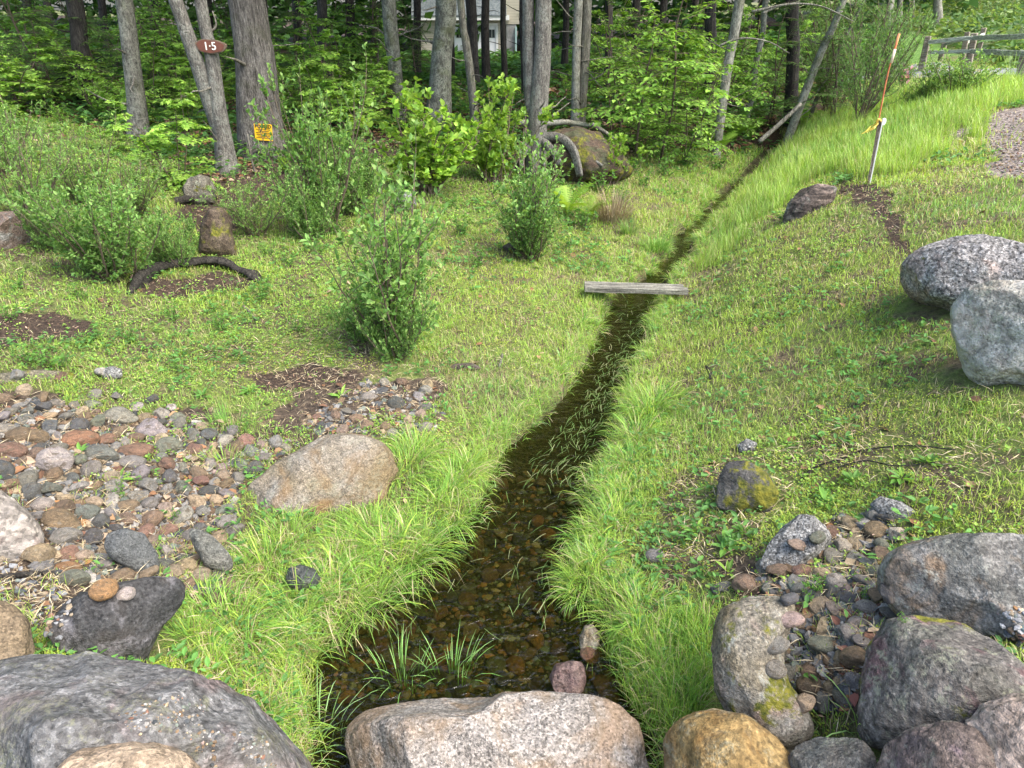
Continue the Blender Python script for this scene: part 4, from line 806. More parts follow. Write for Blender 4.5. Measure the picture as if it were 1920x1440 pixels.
plant_px('maple2', 700, 230, 90, 'taller maple sapling beside the mottled thin trunk', 1.0)
plant_px('maple', 220, 285, 225, 'small maple sapling on the leaf litter beside the mottled grey trunk', 1.1)
plant_px('beech', 1225, 300, -60, 'large bright beech sapling with long level sprays beside the stream', 1.25)
plant_px('beech2', 1290, 310, 80, 'beech sapling leaning over the ferns by the grey birch', 1.1)
plant_px('beech2', 1180, 280, 130, 'beech sapling behind the needle covered boulder', 1.0)
plant_px('beech', 1330, 250, -30, 'tall beech sapling behind the leaning birch trunk', 1.0)
plant_px('hemlock', 1440, 235, -20, 'dark hemlock between the curved trunk and the leaning one', 1.0)
plant_px('hemlock', 1560, 225, -30, 'dark hemlock behind the leaning slender trunk', 1.1)
plant_px('willow', 1610, 235, -50, 'tall willow like shrub overhanging the grassy bank', .8)
plant_px('willow', 1560, 215, 20, 'willow like shrub behind the leaning slender trunk', .9)
plant_px('willow', 1650, 190, 20, 'willow like shrub at the edge of the mown lawn', .7)
plant_px('round', 1795, 178, 92, 'rounded green bush below the rail fence', 1.5)
plant_px('round', 1745, 185, 125, 'low green bush next to the rounded one below the fence', 1.5)
plant_px('round', 1712, 196, 160, 'small grassy bush near the pink flowers', 1.6)
plant_px('azalea2', 1690, 168, 112, 'flowering shrub with a few pink blossoms by the driveway', .9, name='flowering_shrub')
# understory among the trunks
UND = [('beech2', 30, 200, 40, 1.2), ('hemlock', 90, 170, -60, 1.3), ('beech2', 150, 185, 60, 1.3), ('under', 200, 220, 130, 1.4), ('maple2', 60, 120, -20, 1.2), ('hemlock', 170, 120, -60, 1.2), ('beech', 300, 170, -60, 1.2), ('maple2', 310, 215, 110, 1.1),
       ('maple', 350, 240, 170, 1.2), ('hemlock', 350, 130, -60, 1.2), ('beech2', 420, 190, 40, 1.1), ('hemlock', 560, 160, -60, 1.3), ('beech', 620, 150, -60, 1.3), ('maple2', 545, 215, 90, 1.0), ('under', 600, 200, 130, 1.4), ('beech2', 690, 140, -30, 1.2),
       ('under', 870, 215, 170, 1.4), ('maple', 850, 200, 145, 1.2), ('under', 760, 190, 150, 1.3), ('hemlock', 780, 120, -40, 1.0), ('under', 960, 190, 160, 1.3), ('under', 1150, 190, 130, 1.2), ('hemlock', 1180, 130, -60, 1.2), ('beech', 1260, 150, -60, 1.2),
       ('maple2', 1300, 180, 40, 1.1), ('beech2', 1400, 150, -40, 1.1), ('hemlock', 1500, 140, -80, 1.2), ('beech2', 1480, 190, 40, 1.0), ('hemlock', 1350, 110, -80, 1.2), ('maple2', 0, 230, 130, 1.2), ('under', 120, 235, 185, 1.4), ('beech2', 250, 110, -60, 1.3),
       ('hemlock', 20, 90, -80, 1.4), ('hemlock', 450, 90, -80, 1.3), ('beech2', -60, 170, 0, 1.3), ('hemlock', 700, 95, -80, 1.1), ('beech2', 1120, 120, -30, 1.0), ('willow', 1540, 150, -60, 1.0), ('hemlock', -120, 130, -80, 1.3), ('under', 640, 235, 190, 1.3),
       ('maple', 480, 150, 40, 1.2), ('under', 1060, 175, 135, 1.2), ('maple2', 770, 245, 175, 1.0), ('hemlock', 1700 - 60, 120, -60, .9)]
UND += [('maple', 30, 215, 90, 1.3), ('beech2', 110, 200, 20, 1.3), ('maple2', 190, 205, 60, 1.2), ('beech2', 290, 220, 60, 1.1), ('maple', 385, 215, 90, 1.0), ('maple2', 600, 235, 60, 1.2), ('beech2', 560, 225, 30, 1.0), ('maple', 690, 235, 130, 1.2), ('beech2', 640, 200, -20, 1.2), ('hemlock', 200, 190, -60, 1.1),
        ('beech', 1160, 255, -20, 1.0), ('beech2', 1250, 285, 120, 1.2), ('beech2', 1310, 265, 20, 1.1), ('maple2', 1230, 240, 30, 1.1), ('maple2', -40, 210, 20, 1.4), ('beech', 330, 190, -60, 1.1), ('hemlock', 80, 190, -80, 1.2), ('maple', 250, 235, 150, 1.1), ('maple2', 450, 215, 100, 1.0), ('under', 520, 250, 200, 1.2), ('beech2', 70, 150, -20, 1.3), ('maple2', 140, 160, 30, 1.4), ('beech2', 220, 150, -10, 1.3), ('maple2', 285, 190, 70, 1.2), ('beech2', 360, 170, 0, 1.2), ('maple2', 530, 180, 30, 1.2), ('beech2', 590, 175, -20, 1.3), ('maple2', 650, 190, 40, 1.3), ('beech2', 710, 190, 20, 1.1), ('under', 780, 215, 165, 1.3), ('under', 900, 200, 160, 1.3), ('beech2', 1150, 190, 0, 1.2), ('beech2', 1210, 200, 0, 1.3), ('maple2', 1290, 210, 20, 1.2), ('maple2', 1370, 200, 60, 1.1), ('beech2', 1450, 200, 20, 1.1)]
KN = {'beech2': 'beech sapling', 'hemlock': 'fine needled hemlock', 'under': 'broad leaved shrub', 'maple2': 'maple sapling', 'maple': 'small maple sapling', 'beech': 'tall beech sapling', 'willow': 'willow like shrub'}
def where(px):
    for lim, t in ((110, 'far past the mottled trunk'), (250, 'behind the mottled trunk'), (420, 'behind the numbered tree'), (520, 'behind the big pine'), (720, 'right of the big pine'), (880, 'behind the lichen spotted trunk'),
                   (1000, 'behind the twin trunk tree'), (1200, 'behind the pair of slim trunks'), (1380, 'behind the grey birch'), (1900, 'behind the leaning slender trunk')):
        if px < lim: return t
for key, px, py, tp, w in UND:
    q = at(px, py); r_ = math.hypot(q[0], q[1]); dist_ = min(r_, 24)
    far = 'deep in the woods ' if dist_ > 19 else 'amid the woods ' if dist_ > 15.5 else 'at the wood edge '
    plant_px(key, px, py, tp, f'{KN[key]} {far}{where(px)}', w, dist=dist_, group='understory plants in the woods', cat='sapling' if 'sapling' in KN[key] or 'hemlock' in KN[key] else 'shrub')
# leafy herbs and small weeds that can be told apart at the edge of the clearing
def rosette(seed, n, L, cols, w=.32, tmpl=OVAL, up=.55, curl=0):
    rng = np.random.default_rng(seed); az = np.arange(n) * 2.4 + rng.normal(size=n) * .2; el = rng.uniform(.15, up + .4, n)
    A = np.stack([np.cos(az) * np.cos(el), np.sin(az) * np.cos(el), np.sin(el)], 1); N = np.stack([-np.cos(az) * np.sin(el), -np.sin(az) * np.sin(el), np.cos(el)], 1)
    s = L * rng.uniform(.6, 1.1, n); V, T, K = scatter(tmpl, A * .01, A, N, s, leafcols(rng, n, cols), s * w / .42); return mesh_np('leaves', V, T, K)
ROS = [rosette(3, 9, .085, GREEN['weed'], .3, up=.3), rosette(8, 13, .07, GREEN['weed'], .36, up=.8), rosette(13, 7, .1, GREEN['beech'], .26, up=.5)]
for r_m in ROS: r_m.materials.append(MT['leaf'])
for i, (px, py, s, lb) in enumerate([(1360, 1030, 1.25, 'long leaved weed rosette beside the pointed grey rock'), (1395, 1000, .9, 'weed rosette with upright leaves near the moss capped rock'), (1305, 1000, .9, 'small weed rosette near the stream bank grass'), (1690, 900, 1.1, 'leafy weed rosette in the dry grass below the pale boulder'),
                                   (1600, 905, 1.0, 'leafy weed rosette beside the strip of bare soil'), (1365, 1075, .8, 'weed rosette above the smooth brown cobble'), (1548, 945, 1.0, 'single upright plantain weed above the pointed rock'), (1740, 870, 1.0, 'weed rosette beside the tangle of dry stems'),
                                   (640, 745, 1.0, 'weed rosette between the cobble patch and the turf'), (470, 735, 1.1, 'weed rosette above the cobble bed'), (380, 745, 1.0, 'grassy weed at the back edge of the cobble bed'), (225, 900, .8, 'weed growing through the middle of the cobble bed'), (150, 850, .7, 'little weed in the upper cobble bed')]):
    q = at(px, py); o = link('weed_rosette', ROS[i % 3], None, None, lb, 'weed', 'weed rosettes', None, q + [0, 0, .005]); o.scale = (s,) * 3; o.rotation_euler = (0, 0, i * 1.1)
hc = [(100, 690), (180, 640), (60, 680), (330, 700), (420, 620), (500, 560), (560, 620), (620, 600), (660, 520), (150, 560), (40, 545), (330, 600), (250, 640), (600, 470), (540, 500), (860, 440), (900, 500), (1030, 440), (1060, 470), (1090, 430), (1120, 360), (1180, 330), (1210, 350), (1250, 330), (1160, 380), (1060, 380), (760, 400), (700, 420), (850, 390), (440, 400), (620, 440), (500, 480), (1290, 310), (1230, 300), (1350, 320), (390, 470), (20, 600), (200, 520)]
for i, (px, py) in enumerate(hc):
    nb = min([('the arched root edge', 330, 520), ('the lone thin stemmed shrub', 735, 600), ('the dry brown grass tuft', 1145, 400), ('the mulch mound', 110, 600), ('the green shrub above the plank', 985, 450), ('the lime sapling', 800, 350), ('the back of the cobble bed', 250, 720), ('the beech sapling by the stream', 1240, 300), ('the bushy green shrub', 560, 440)], key=lambda t: math.hypot(t[1] - px, (t[2] - py) * 2))
    plant_px('herb', px, py, py - rng.uniform(26, 44), f'low leafy green herb growing near {nb[0]}', rng.uniform(1.0, 1.7), group='low leafy herbs', cat='herb')
# ferns
def fern(px, py, top, label, n=10, pale=False):
    q = at(px, py); L = (py - top) * depth_of(q) / FPX * 1.25; r = np.random.default_rng(int(px)); az = np.arange(n) * 6.283 / n + r.normal(size=n) * .2; el = r.uniform(.6, 1.15, n)
    A = np.stack([np.cos(az) * np.cos(el), np.sin(az) * np.cos(el), np.sin(el)], 1); N = np.stack([-np.cos(az) * np.sin(el), -np.sin(az) * np.sin(el), np.cos(el)], 1)
    V, T, K = scatter(FROND, A * .02, A, N, L * r.uniform(.75, 1.1, n), leafcols(r, n, GREEN['lime' if pale else 'beech']))
    link('fern', mesh_np('fern', V, T, K), MT['leaf'], None, label, 'fern', 'ferns at the edge of the woods', None, q)
fern(1372, 268, 212, 'green fern at the foot of the grey birch'); fern(1404, 262, 225, 'green fern beside the curved slender trunk'); fern(1505, 235, 205, 'fern behind the foot of the leaning slender trunk'); fern(1530, 230, 210, 'small fern at the top of the stream bank', 8)
fern(1065, 405, 350, 'pale yellow green fern left of the dry brown grass tuft', 9, True); fern(1105, 412, 370, 'small pale fern touching the dry brown grass tuft', 8, True); fern(1345, 290, 250, 'fern in the grass at the bend of the stream', 9)
# ------------------------------------------------------------------ trees
BK = {'pine': bark_mat('furrowed_pine_bark', (.07, .062, .06), (.27, .25, .245), 1.4, (16, 16, 2.2), moss=.12),
      'flaky': bark_mat('flaky_grey_bark', (.11, .1, .1), (.3, .28, .27), 1.0, (22, 22, 5), lichen=.7, lichen_c=(.45, .46, .44)),
      'lichen': bark_mat('lichen_spotted_bark', (.1, .1, .09), (.26, .26, .23), .8, (9, 9, 3), lichen=.95, lichen_c=(.42, .44, .38), moss=.4),
      'smooth': bark_mat('smooth_grey_bark', (.13, .13, .12), (.26, .25, .23), .5, (6, 6, 2.5), lichen=.5, ring=.6, moss=.25),
      'slim': bark_mat('slim_brown_grey_bark', (.12, .11, .1), (.27, .25, .22), 1.0, (18, 18, 2), lichen=.35, moss=.3),
      'birch': bark_mat('pale_grey_birch_bark', (.2, .19, .17), (.38, .37, .34), .4, (8, 8, 3), lichen=.6, lichen_c=(.55, .56, .52), ring=.5, moss=.35),
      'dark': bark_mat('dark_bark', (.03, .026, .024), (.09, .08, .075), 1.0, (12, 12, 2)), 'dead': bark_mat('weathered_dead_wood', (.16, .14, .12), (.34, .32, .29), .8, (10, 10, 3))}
def crown_mesh(seed, rx, rz, n, needle):
    r = np.random.default_rng(seed); cl = rpoint(r, 46) * (r.random((46, 1)) ** .45) * [rx, rx, rz]; k = r.integers(46, size=n)
    P = cl[k] + r.normal(size=(n, 3)) * [.5, .5, .28] * rx * .45; A = nrm(r.normal(size=(n, 3)) * [1, 1, .4] + [0, 0, -.2]); N = nrm(r.normal(size=(n, 3)) * .5 + [0, 0, 1])
    s = r.uniform(.16, .34, n); V, T, K = scatter(SPRAY if needle else DIAM, P, A, N, s, leafcols(r, n, GREEN['hemlock' if needle else 'beech']), s * (1.0 if needle else 1.5)); return mesh_np('crown', V, T, K)
CROWNS = [crown_mesh(1, 2.6, 3.0, 3400, False), crown_mesh(2, 2.4, 3.4, 1900, True), crown_mesh(3, 2.9, 2.8, 3600, False)]
for c_ in CROWNS: c_.materials.append(MT['leaf_dark'])
def trunk_geo(pts, rads, sides=14, wob=.06, seed=0, flare=1.0, n=40):
    P = resample(pts, n); R = resample(np.array(rads)[:, None], n)[:, 0]; L = np.linalg.norm(P - P[0], axis=1)
    R = R * (1 + .55 * flare * np.exp(-L / (R[0] * 1.6 + .05))); P = P + np.stack([fbm(np.stack([L * .5, L * 0 + seed], 1), 2, 3), fbm(np.stack([L * .5, L * 0 + seed + 5], 1), 2, 4), L * 0], 1) * R[:, None] * .5
    V, T = tube(P, R, sides, True, wob, seed); return V, T, P, R
def tree(pxs, wpx, label, bark='slim', top_h=15, crown=0, seed=0, limbs=((),), group=None, flare=1.0, dist=None, cat='tree', cs=1.0, twigs=4, wob=.06, name='forest_tree', sides=14, stub=()):
    """pxs: centre line of the trunk in the photo from foot to top edge; it is then carried on up to its crown"""
    q = at(*pxs[0]) if dist is None else at_dist(pxs[0][0], pxs[0][1], dist)
    if dist is not None: q[2] = gz(q[0], q[1])
    D = math.hypot(q[0], q[1]); pts = [q + [0, 0, -.15]] if dist is None else [q + [0, 0, -.15]]
    for a, b in pxs[1:]: pts.append(at_dist(a, b, D))
    pts = np.array(pts); pts[0, :2] = q[:2]; d = nrm(pts[-1] - pts[0]); d = nrm(d + [0, 0, .35]); last = pts[-1]; hgt = top_h - last[2]
    for t in (.33, .66, 1.0): pts = np.concatenate([pts, [last + d * hgt * t / d[2]]]); 
    dep = depth_of(q); w = [a * dep / FPX / 2 for a in wpx]; w = list(np.interp(np.linspace(0, 1, len(pxs)), np.linspace(0, 1, len(w)), w)); rads = w + [w[-1] * .8, w[-1] * .55, w[-1] * .2]
    V, T, P, R = trunk_geo(pts - q, rads, sides, wob, seed, flare)
    t = thing(name, label, cat, q, 0, group); LV = []
    r = np.random.default_rng(seed + 50)
    for i in range(twigs + 6):          # bare dead twigs low down, limbs in the crown
        k = int(len(P) * (r.uniform(.08, .4) if i < twigs else r.uniform(.55, .95))); k = min(k, len(P) - 2); az = r.uniform(0, 6.28); L = r.uniform(.3, .9) if i < twigs else r.uniform(1.2, 2.4)
        d0 = np.array([math.cos(az), math.sin(az), r.uniform(-.1, .5)]); b = [P[k]]
        for s in range(5): d0 = nrm(d0 + r.normal(size=3) * .18); b.append(b[-1] + d0 * L / 5)
        bv, bt = tube(b, np.linspace(R[k] * .16 if i < twigs else R[k] * .4, .003, 6), 5)
        if i < twigs: link('branch', mesh_np('branch', bv, bt, None, True), BK['dead' if bark != 'dark' else 'dark'], t)
        else: LV.append((bv, bt))
    for bv, bt in LV: T = np.concatenate([T, bt + len(V)]); V = np.concatenate([V, bv])
    link('trunk', mesh_np('trunk', V, T, None, True), BK[bark], t)
    if pxs[0][0] < 700 and group is None: cs = cs * .8
    top = P[-1]; c = link('crown', CROWNS[crown], None, t, loc=top - np.array([0, 0, 2.0 * cs])); c.scale = (cs, cs, cs * 1.15); c.rotation_euler = (0, 0, seed * 1.3)
    if top_h > 11 and pxs[0][0] > 650:
        c = link('crown', CROWNS[(crown + 1) % 3], None, t, loc=P[int(len(P) * .68)]); c.scale = (cs * .9, cs * .9, cs * .6); c.rotation_euler = (0, 0, seed)
    return t, P + q, R
tree([(262, 258), (245, 130), (225, -10)], (34, 30, 28), 'smooth mottled grey trunk standing in the leaf litter on its own', 'smooth', seed=1)
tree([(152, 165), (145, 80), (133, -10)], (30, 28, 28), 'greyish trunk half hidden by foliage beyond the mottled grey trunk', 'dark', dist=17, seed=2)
T15, P15, R15 = tree([(430, 318), (412, 200), (398, 95), (376, -10)], (36, 27, 24, 20), 'slender flaky barked forked tree that carries the numbered wooden sign', 'flaky', seed=3, name='forked_tree')
q15 = np.array(T15.location); D15 = math.hypot(q15[0], q15[1]); sec = np.array([at_dist(a, b, D15 + .03) for a, b in [(422, 270), (400, 205), (372, 120), (350, 60), (325, -10)]]); up_ = nrm(sec[-1] - sec[-2]); sec = np.concatenate([sec, [sec[-1] + up_ * 4, sec[-1] + up_ * 8]])
V, T, P_, R_2 = trunk_geo(sec - q15, [.11, .1, .095, .09, .085, .06, .02], 12, .06, 9, 0); link('trunk', mesh_np('trunk', V, T, None, True), BK['flaky'], T15)
TP, PP, RP = tree([(485, 285), (474, 180), (464, 100), (448, -10)], (74, 70, 66, 61), 'massive furrowed pine trunk with a yellow notice at its foot', 'pine', 17, 1, seed=4, name='pine_tree', sides=26, twigs=2, cs=1.3, wob=.05, flare=.7)
tree([(512, 255), (500, 120), (480, -10)], (14, 13, 12), 'thin lichen covered trunk hidden behind the massive pine', 'lichen', dist=13.4, seed=5)
tree([(744, 215), (738, 120), (727, -10)], (26, 25, 25), 'thin mottled trunk behind the taller maple sapling', 'lichen', dist=15, seed=6)
tree([(822, 215), (826, 110), (835, -10)], (44, 36, 36), 'thick trunk heavily spotted with pale lichen', 'lichen', dist=14.5, seed=7)
tree([(893, 248), (883, 150), (874, 80), (863, -10)], (15, 15, 14, 12), 'slim brown trunk leaning away from the lichen spotted one', 'slim', dist=12.8, seed=8)
TT2, PT, RT2 = tree([(1006, 280), (1008, 240), (1010, 190), (1016, 90), (1019, -10)], (38, 36, 33, 29, 27), 'twin trunk tree standing on exposed twisting roots over a boulder', 'flaky', seed=9, name='twin_trunk_tree', flare=.35, dist=11.0, twigs=5)
qt = np.array(TT2.location); D2 = math.hypot(qt[0], qt[1]); sec = np.array([at_dist(a, b, D2 + .04) for a, b in [(1006, 235), (997, 180), (992, 90), (992, -10)]]); up_ = nrm(sec[-1] - sec[-2]); sec = np.concatenate([sec, [sec[-1] + up_ * 4, sec[-1] + up_ * 9]])
V, T, P_, R_2 = trunk_geo(sec - qt, [.1, .095, .085, .08, .06, .02], 12, .06, 19, 0); link('trunk', mesh_np('trunk', V, T, None, True), BK['flaky'], TT2)
def px_path(pts, D, dd=None): return np.array([at_dist(a, b, D + (0 if dd is None else dd[i])) for i, (a, b) in enumerate(pts)])
for pts, w0, w1, dd in [([(1012, 262), (1035, 256), (1058, 262), (1074, 280), (1083, 305), (1088, 330)], .085, .05, (0, -.08, -.16, -.24, -.3, -.32)), ([(1010, 262), (1026, 272), (1040, 288), (1050, 308)], .085, .045, (0, -.15, -.25, -.35)),
                        ([(1003, 262), (988, 276), (974, 292), (965, 305)], .075, .035, (0, -.1, -.2, -.25)), ([(1008, 268), (1008, 284), (1003, 305), (1000, 325)], .09, .06, (-.02, -.1, -.2, -.25)), ([(1000, 268), (982, 290), (978, 312)], .05, .03, (-.05, -.2, -.3)), ([(1016, 268), (1050, 282), (1094, 290), (1130, 312)], .05, .03, (0, -.1, -.15, -.2)), ([(1018, 266), (1022, 285), (1020, 312)], .035, .02, (-.05, -.2, -.4))]:
    P = resample(px_path(pts, D2, dd), 18); V, T = tube(P - qt, np.linspace(w0, w1, 18), 9, True, .4, w0 * 50); link('root', mesh_np('root', V, T, None, True), BK['flaky'], TT2)
tree([(1077, 232), (1080, 120), (1084, -10)], (16, 15, 15), 'slim grey trunk, paler one of the close pair', 'birch', dist=14, seed=10, twigs=8)
tree([(1091, 232), (1097, 120), (1103, -10)], (17, 17, 16), 'slim mossy brown trunk, darker one of the close pair', 'slim', dist=14.1, seed=11, twigs=8)
tree([(1340, 290), (1352, 200), (1365, 110), (1387, -10)], (15, 16, 17, 17), 'leaning grey birch trunk beside the green ferns', 'birch', seed=12, twigs=7)
tree([(1393, 240), (1413, 170), (1418, 120), (1432, 60), (1440, -10)], (12, 12, 11, 10, 10), 'slender curved trunk between the birch and the leaning tree', 'birch', seed=13, twigs=5, top_h=11)
tree([(1468, 285), (1500, 200), (1540, 95), (1583, -10)], (15, 15, 13, 11), 'slender grey trunk leaning strongly towards the grassy bank', 'birch', seed=14, twigs=7, top_h=12)
tree([(1515, 232), (1530, 190), (1560, 120), (1610, 20), (1625, -10)], (7, 7, 6, 5, 5), 'very thin leaning stem right behind the strongly leaning trunk', 'slim', seed=15, top_h=8, cs=.6)
tree([(1485, 200), (1487, 100), (1488, -10)], (24, 22, 22), 'reddish dark trunk inside the hemlock', 'dark', dist=17, seed=16)
tree([(1335, 190), (1333, 90), (1332, -10)], (22, 20, 20), 'dark trunk behind the leaning grey birch', 'dark', dist=18, seed=17)
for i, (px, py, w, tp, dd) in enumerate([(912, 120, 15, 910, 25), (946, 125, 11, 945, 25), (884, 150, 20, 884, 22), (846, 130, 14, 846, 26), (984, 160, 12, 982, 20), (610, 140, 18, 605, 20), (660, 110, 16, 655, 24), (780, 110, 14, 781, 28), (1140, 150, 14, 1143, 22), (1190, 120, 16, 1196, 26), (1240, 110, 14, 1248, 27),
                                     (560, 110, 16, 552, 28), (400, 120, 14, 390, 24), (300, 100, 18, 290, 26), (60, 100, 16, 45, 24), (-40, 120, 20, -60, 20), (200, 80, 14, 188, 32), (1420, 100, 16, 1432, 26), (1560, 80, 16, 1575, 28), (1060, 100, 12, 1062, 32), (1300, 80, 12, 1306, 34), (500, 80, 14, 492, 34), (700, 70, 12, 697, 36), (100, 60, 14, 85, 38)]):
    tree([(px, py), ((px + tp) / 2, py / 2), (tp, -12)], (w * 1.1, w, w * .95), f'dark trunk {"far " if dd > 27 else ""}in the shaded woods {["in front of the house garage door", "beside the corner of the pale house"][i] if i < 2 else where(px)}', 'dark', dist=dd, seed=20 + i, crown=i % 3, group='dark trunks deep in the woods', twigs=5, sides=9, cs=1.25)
# pale trunks above the lawn and grey trunks behind the hill crest
for i, (px, tp, dd, w) in enumerate([(1665, 1672, 38, 14), (1683, 1690, 42, 10), (1713, 1713, 44, 5), (1755, 1757, 40, 16), (1840, 1842, 60, 18), (1900, 1905, 60, 16)]):
    y0 = proj(np.array([*at_dist(px, 40, dd)[:2], gz(*at_dist(px, 40, dd)[:2])]))[1]
    tree([(px, y0), ((px + tp) / 2, y0 / 2 - 5), (tp, -12)], (w, w, w * .9), ['pale trunk above the top of the lawn', 'second pale trunk above the lawn, close to the first', 'very thin pole like trunk above the lawn', 'pale thick trunk beside the weedy hill', 'grey trunk behind the crest of the weedy hill', 'grey trunk far behind the crest of the hill'][i], 'birch', dist=dd, seed=60 + i, crown=i % 3, sides=9, cs=1.3, twigs=1)
# fallen leaning pole and dead branches
def limb(name, pts, r0, r1, label, cat='branch', mat='dead', sides=8, z_off=0.0, wob=.1, group=None, D=None):
    if D is None: P = np.array([hit(a, b)[0] + [0, 0, z_off] for a, b in pts])
    else: P = px_path(pts, D[0], D[1:]) if len(D) > 1 else px_path(pts, D[0])
    c = P[0].copy(); P = resample(P, max(8, 5 * len(pts))); V, T = tube(P - c, np.linspace(r0, r1, len(P)), sides, True, wob, r0 * 99)
    return link(name, mesh_np(name, V, T, None, True), BK[mat] if mat in BK else MT[mat], None, label, cat, group, None, c)
limb('fallen_pole', [(1423, 266), (1462, 232), (1502, 194)], .04, .03, 'grey fallen pole leaning against the strongly leaning trunk', 'fallen tree', D=(12.8, 0, .1, .2))
limb('fallen_birch_branch', [(965, 228), (1000, 232), (1030, 231), (1060, 229), (1090, 233), (1125, 238)], .05, .035, 'pale curved dead branch lying over the needle covered boulder', 'branch', 'birch', D=(11.9,))
limb('fallen_birch_branch', [(1110, 233), (1135, 248), (1155, 262)], .035, .02, 'shorter dead branch sloping down from the needle covered boulder', 'branch', 'dead', D=(11.7,))
for i, (a, lb) in enumerate([([(388, 65), (405, 48), (398, 20)], 'short pale dead twig above the numbered sign'), ([(1350, 85), (1390, 72), (1440, 78), (1480, 100)], 'pale bare branch stretching behind the leaning birch'), ([(1410, 22), (1480, 8), (1540, 12), (1600, 40)], 'long pale bare branch reaching toward the willow shrub'), ([(1430, 25), (1460, 12), (1500, 3)], 'pale broken branch above the curved trunk')]):
    limb('dead_branch', a, .02, .006, lb, 'branch', D=(12.3,) if i else (10.8,))
# the dark mass of the woods beyond the trunks one can tell apart
def mass(name, n, fn, tmpl, s0, s1, cols, label, cat, mat='leaf_dark', seed=5):
    r = np.random.default_rng(seed); P = fn(r, n); n = len(P); A = nrm(r.normal(size=(n, 3)) * [1, 1, .5]); N = nrm(r.normal(size=(n, 3)) * .6 + [0, 0, .8]); s = r.uniform(s0, s1, n)
    V, T, K = scatter(tmpl, P, A, N, s, leafcols(r, n, cols) * (1 + .45 * fbm(P * .6, 3, seed))[:, None]); return link(name, mesh_np(name, V, T, K), MT[mat], None, label, cat, None, 'stuff')
def far_fn(r, n):
    th = np.radians(r.uniform(-48, 30, n * 2)); R = r.uniform(44, 62, n * 2) ; x = R * np.sin(th); y = R * np.cos(th); z = gzf(x, y) + r.uniform(0, 1, n * 2) ** .8 * 17
    keep = fbm(np.stack([x, y, z], 1) * .25, 3, 8) > -.12; return np.stack([x, y, z], 1)[keep][:n]
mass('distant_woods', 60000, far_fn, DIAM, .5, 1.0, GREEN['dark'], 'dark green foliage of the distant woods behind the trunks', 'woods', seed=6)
def crest_fn(r, n):
    th = np.radians(r.uniform(26, 48, n)); R = r.uniform(62, 74, n); x = R * np.sin(th); y = R * np.cos(th); return np.stack([x, y, gzf(x, y) + r.uniform(0, 12, n)], 1)
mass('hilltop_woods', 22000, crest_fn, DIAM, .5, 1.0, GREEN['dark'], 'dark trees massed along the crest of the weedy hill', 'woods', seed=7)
HILL = [(1600, 60), (1700, 48), (1790, 30), (1920, 8), (2300, -20), (2300, 90), (1920, 100), (1850, 68), (1790, 62), (1745, 60), (1700, 40)]
def hill_fn(r, n):
    q = r.uniform([1590, -10], [2300, 130], (n * 3, 2)); k = in_poly(q[:, 0], q[:, 1], [(1590, 22), (1700, 20), (1920, 0), (2300, -10), (2300, 130), (1890, 128), (1830, 100), (1800, 95), (1745, 62), (1650, 52), (1600, 60)]); P = np.array([at(a, b) for a, b in q[k][:n]])
    P = P[np.hypot(P[:, 0], P[:, 1]) < 75]; P[:, :2] += r.normal(size=(len(P), 2)) * .3; P[:, 2] = gzf(P[:, 0], P[:, 1]) + r.random(len(P)) ** 1.5 * .55 * (1 + fbm(P * .5, 3, 4)); return P
mass('hillside_weeds', 26000, hill_fn, OVAL, .16, .36, [(.13, .24, .07), (.2, .3, .09), (.1, .19, .07), (.16, .22, .1)], 'tangled green weeds and vines covering the hill behind the fence', 'weeds', 'leaf', seed=8)
# ------------------------------------------------------------------ things made by people
wood = lambda nm, a, b, vs=(3, 60, 60): bark_mat(nm, a, b, .6, vs)
W_grey = wood('weathered_plank_wood', (.14, .13, .12), (.5, .48, .44), (1.2, 34, 34)); W_rail = wood('weathered_rail_wood', (.5, .52, .48), (.85, .9, .84), (1.5, 14, 14)); W_post = wood('fence_post_wood', (.25, .2, .17), (.5, .44, .38), (12, 12, 1.5))
white = flat_mat('white_trim_paint', (.72, .73, .72), .6, .12); 
def beam(a, b, w, h, mat, name, parent=None, bev=.004, **k):
    """a board from a to b with softened edges, as its own mesh"""
    import bmesh
    a, b = np.array(a, float), np.array(b, float); L = np.linalg.norm(b - a); bm = bmesh.new(); bmesh.ops.create_cube(bm, size=1.0)
    for v in bm.verts: v.co = Vector((v.co.x * L, v.co.y * w, v.co.z * h))
    if bev: bmesh.ops.bevel(bm, geom=bm.edges[:], offset=bev, segments=1, affect='EDGES')
    bmesh.ops.subdivide_edges(bm, edges=[e for e in bm.edges if e.calc_length() > L * .5], cuts=7)
    for v in bm.verts: v.co += mnoise.noise_vector(v.co * 3 + Vector((L, w, 0)) * 9) * min(w, h) * .12
    me = bpy.data.meshes.new(name); bm.to_mesh(me); bm.free(); o = link(name, me, mat, parent, **k); d = (b - a) / L
    o.rotation_euler = Vector(d).to_track_quat('X', 'Z').to_euler(); m = (a + b) / 2
    o.location = tuple(m) if parent is None else tuple(m - np.array(parent.location)); return o
# plank across the stream: two boards side by side
pl = at(1095, 548); pr = at(1290, 549); zl = max(pl[2], .15) + .07; a = at_z(1096, 541, zl); b = at_z(1290, 546, zl + .0)
t = thing('plank_bridge', 'weathered grey double plank laid across the narrow stream', 'plank', (a + b) / 2)
back = np.array([-(b - a)[1], (b - a)[0], 0]); back /= np.linalg.norm(back)
beam(a, b, .085, .05, W_grey, 'plank', t); beam(a + back * .09 + [.0, 0, .004], b + back * .09 + [-.03, 0, 0], .085, .05, W_grey, 'plank', t)
